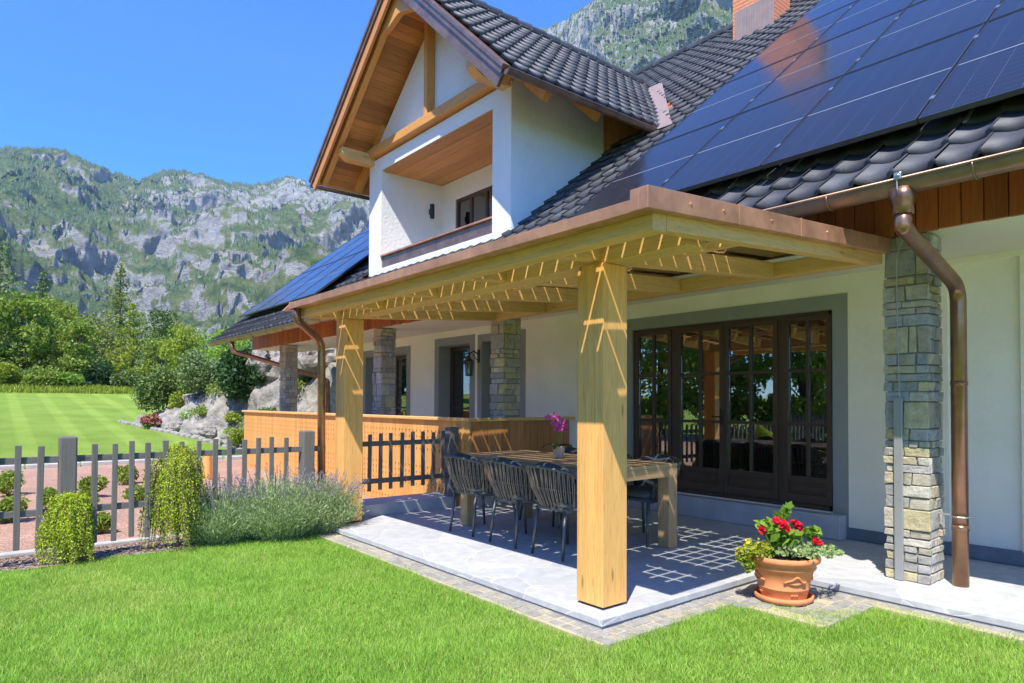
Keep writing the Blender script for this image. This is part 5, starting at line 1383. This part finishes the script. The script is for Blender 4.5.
for i in range(NA):
    az = az0+(az1-az0)*i/(NA-1); e = eltan(az)
    e += .0035*noise.fractal(Vector((az*1.9, 0, 0)), .7, 2, 5)
    r1 = 1900-250*math.sin(math.radians(az*2)); 
    if az > 40: r1 = 1900 - 700*sm((az-38)/12)
    ca, sa = math.cos(math.radians(az)), math.sin(math.radians(az))
    for j in range(NR):
        t = j/(NR-1)*1.12
        r = R0+(r1-R0)*t
        x = CX-ca*r; y = CY+sa*r
        if t <= 1:
            base_ = t**1.25*(.82+.18*t)
            sp_ = Vector((x*.0021, y*.0021, .3))
            n1 = noise.ridged_multi_fractal(sp_, .9, 2.1, 6, 1.0, 2.0)-1.0
            n2 = noise.ridged_multi_fractal(Vector((x*.009+3, y*.009, 1)), .8, 2.1, 4, 1.0, 2.0)-1.0
            env = (t*(1-t)*4)**.8
            edge = min(1, (1-t)*9)*min(1, t*8)
            z = e*r1*base_ + 110*n1*env + 22*n2*edge
            # terraces of cliff bands
            q = (z + .18*r*math.sin(az*.11))/75.0; fq = q-math.floor(q); z += 75*.16*(sm(fq*1.6)-fq)*edge
            lim = e*r*(.995-.05*(1-t))
            if z > lim: z = lim - (z-lim)*.05
        else:
            z = e*r1*(1-(t-1)*2.6)
        if t <= 1:
            m1 = noise.ridged_multi_fractal(Vector((x*.0042, y*.0042, z*.0055+x*.002)), .95, 2.2, 5, 1.0, 2.0)-1.1
            m2 = noise.turbulence(Vector((x*.03, y*.03, z*.022)), 4, True, noise_basis='PERLIN_ORIGINAL')
            dr = (62*m1 + 9*(m2-.8))*min(1, t*6)*min(1, (1-t)*14)
            x += ca*dr; y -= sa*dr; z += 6*(m2-.8)*edge
        V[j, i] = (x, y, max(-2, z+1.3*t))
F = [(j*NA+i, j*NA+i+1, (j+1)*NA+i+1, (j+1)*NA+i) for j in range(NR-1) for i in range(NA-1)]
mt = npmesh('mountain', V.reshape(-1, 3), F, M['mountain'], smooth=True); tag(mt, kind='structure')
# trees on ridges and gentle shelves
dzr = np.zeros((NR, NA)); dzr[1:-1] = (V[2:, :, 2]-V[:-2, :, 2])/np.maximum(1, np.hypot(V[2:, :, 0]-V[:-2, :, 0], V[2:, :, 1]-V[:-2, :, 1]))
CV = []; CF = []; o = 0
def cone(p, h_, r_):
    global o
    for q in range(5):
        a = q*1.2566; CV.append((p[0]+r_*math.cos(a), p[1]+r_*math.sin(a), p[2]-2))
    CV.append((p[0], p[1], p[2]+h_))
    for q in range(5): CF.append((o+q, o+(q+1) % 5, o+5))
    o += 6
rr = random.Random(4); cnt = 0
while cnt < 60000:
    i = rr.randrange(1, NA-1); j = rr.randrange(3, NR-2)
    t = j/(NR-1)*1.12
    if t > 1.0: continue
    p = V[j, i]; az = az0+(az1-az0)*i/(NA-1)
    g_ = noise.noise(Vector((p[0]*.0035, p[1]*.0035, 7)))+.5*noise.noise(Vector((p[0]*.012, p[1]*.012, 2)))
    w_ = (.9 if dzr[j, i] < .42 else .25 if dzr[j, i] < .7 else .04) * (1 if g_ > -.05 else .12)
    if az > 38: w_ = max(w_, .5 if g_ > -.1 else .1)
    if az < 13 and t > .62 and g_ > -.25: w_ = .95
    if t > .94: w_ = max(w_, .8 if az < 9 or g_ > .1 else .3)
    if rr.random() > w_: continue
    q = V[j+1, i+1]; u_ = rr.random()
    pp = p*(1-u_)+q*u_; hh_ = rr.uniform(4, 9); cone(pp, hh_, hh_*.34); cnt += 1
tag(npmesh('forest', CV, CF, M['forest']), 'dark conifer forest scattered over the mountain slopes', 'forest', kind='stuff')

# ------------------------------------------------------------------ haze
hz = MB(); hz.box(-2900, 2600, -2400, 2700, -8, 1500); hz = hz.build('haze', None); tag(hz, kind='stuff')
m = bpy.data.materials.new('haze'); m.use_nodes = True; nt = m.node_tree; nt.nodes.remove(nt.nodes['Principled BSDF'])
pv = N(nt, 'ShaderNodeVolumePrincipled'); pv.inputs['Density'].default_value = .00012; pv.inputs['Color'].default_value = (.48, .70, 1, 1); pv.inputs['Anisotropy'].default_value = .0
nt.links.new(pv.outputs[0], nt.nodes['Material Output'].inputs['Volume']); hz.data.materials.append(m)
m.cycles.homogeneous_volume = True if hasattr(m.cycles, 'homogeneous_volume') else True

# ------------------------------------------------------------------ light, sky, camera
L = Vector((-.34, .53, -1.0)).normalized()
sd = bpy.data.lights.new('sun', 'SUN'); sd.energy = 3.05; sd.angle = R(.53); sd.color = (1.0, .95, .87)
so = bpy.data.objects.new('sun', sd); col.objects.link(so); so.rotation_euler = L.to_track_quat('-Z', 'Y').to_euler(); so.location = (20, -30, 60)
wd = bpy.data.worlds.new('World'); scene.world = wd; wd.use_nodes = True; nt = wd.node_tree
sk = N(nt, 'ShaderNodeTexSky'); sk.sky_type = 'NISHITA'; sk.sun_disc = False
el = math.asin(-L.z); sk.sun_elevation = el; sk.sun_rotation = math.atan2(-L.x, -L.y)
sk.air_density = 1.0; sk.dust_density = .15; sk.ozone_density = 3.0; sk.altitude = 600
bg = nt.nodes['Background']; bg.inputs[1].default_value = .15; hs = N(nt, 'ShaderNodeHueSaturation'); hs.inputs['Saturation'].default_value = 1.35; nt.links.new(sk.outputs[0], hs.inputs['Color']); nt.links.new(mixc(nt, 1.0, hs.outputs[0], (.38, .55, .84), 'MULTIPLY'), bg.inputs[0])
cam = bpy.data.cameras.new('camera'); co = bpy.data.objects.new('camera', cam); col.objects.link(co); scene.camera = co
yaw, pitch, roll = 6.86799654e-01, 2.09508171e-02, 4.51414741e-03
f = Vector((-math.cos(yaw)*math.cos(pitch), math.sin(yaw)*math.cos(pitch), math.sin(pitch))); r = f.cross(Vector((0,0,1))).normalized(); u = r.cross(f)
r2 = r*math.cos(roll)+u*math.sin(roll); u2 = -r*math.sin(roll)+u*math.cos(roll)
mw = Matrix((r2, u2, -f)).transposed().to_4x4(); mw.translation = Vector((2.772, -2.981, 1.31)); co.matrix_world = mw
cam.sensor_width = 36; cam.sensor_fit = 'HORIZONTAL'; cam.lens = 36*663.64/1024; cam.shift_y = (388.8-341.5)/1024
cam.clip_start = .05; cam.clip_end = 12000
scene.render.resolution_x = 1024; scene.render.resolution_y = 683
scene.view_settings.view_transform = 'Standard'; scene.view_settings.look = 'None'; scene.view_settings.gamma = 1
scene.view_settings.exposure = 1.55
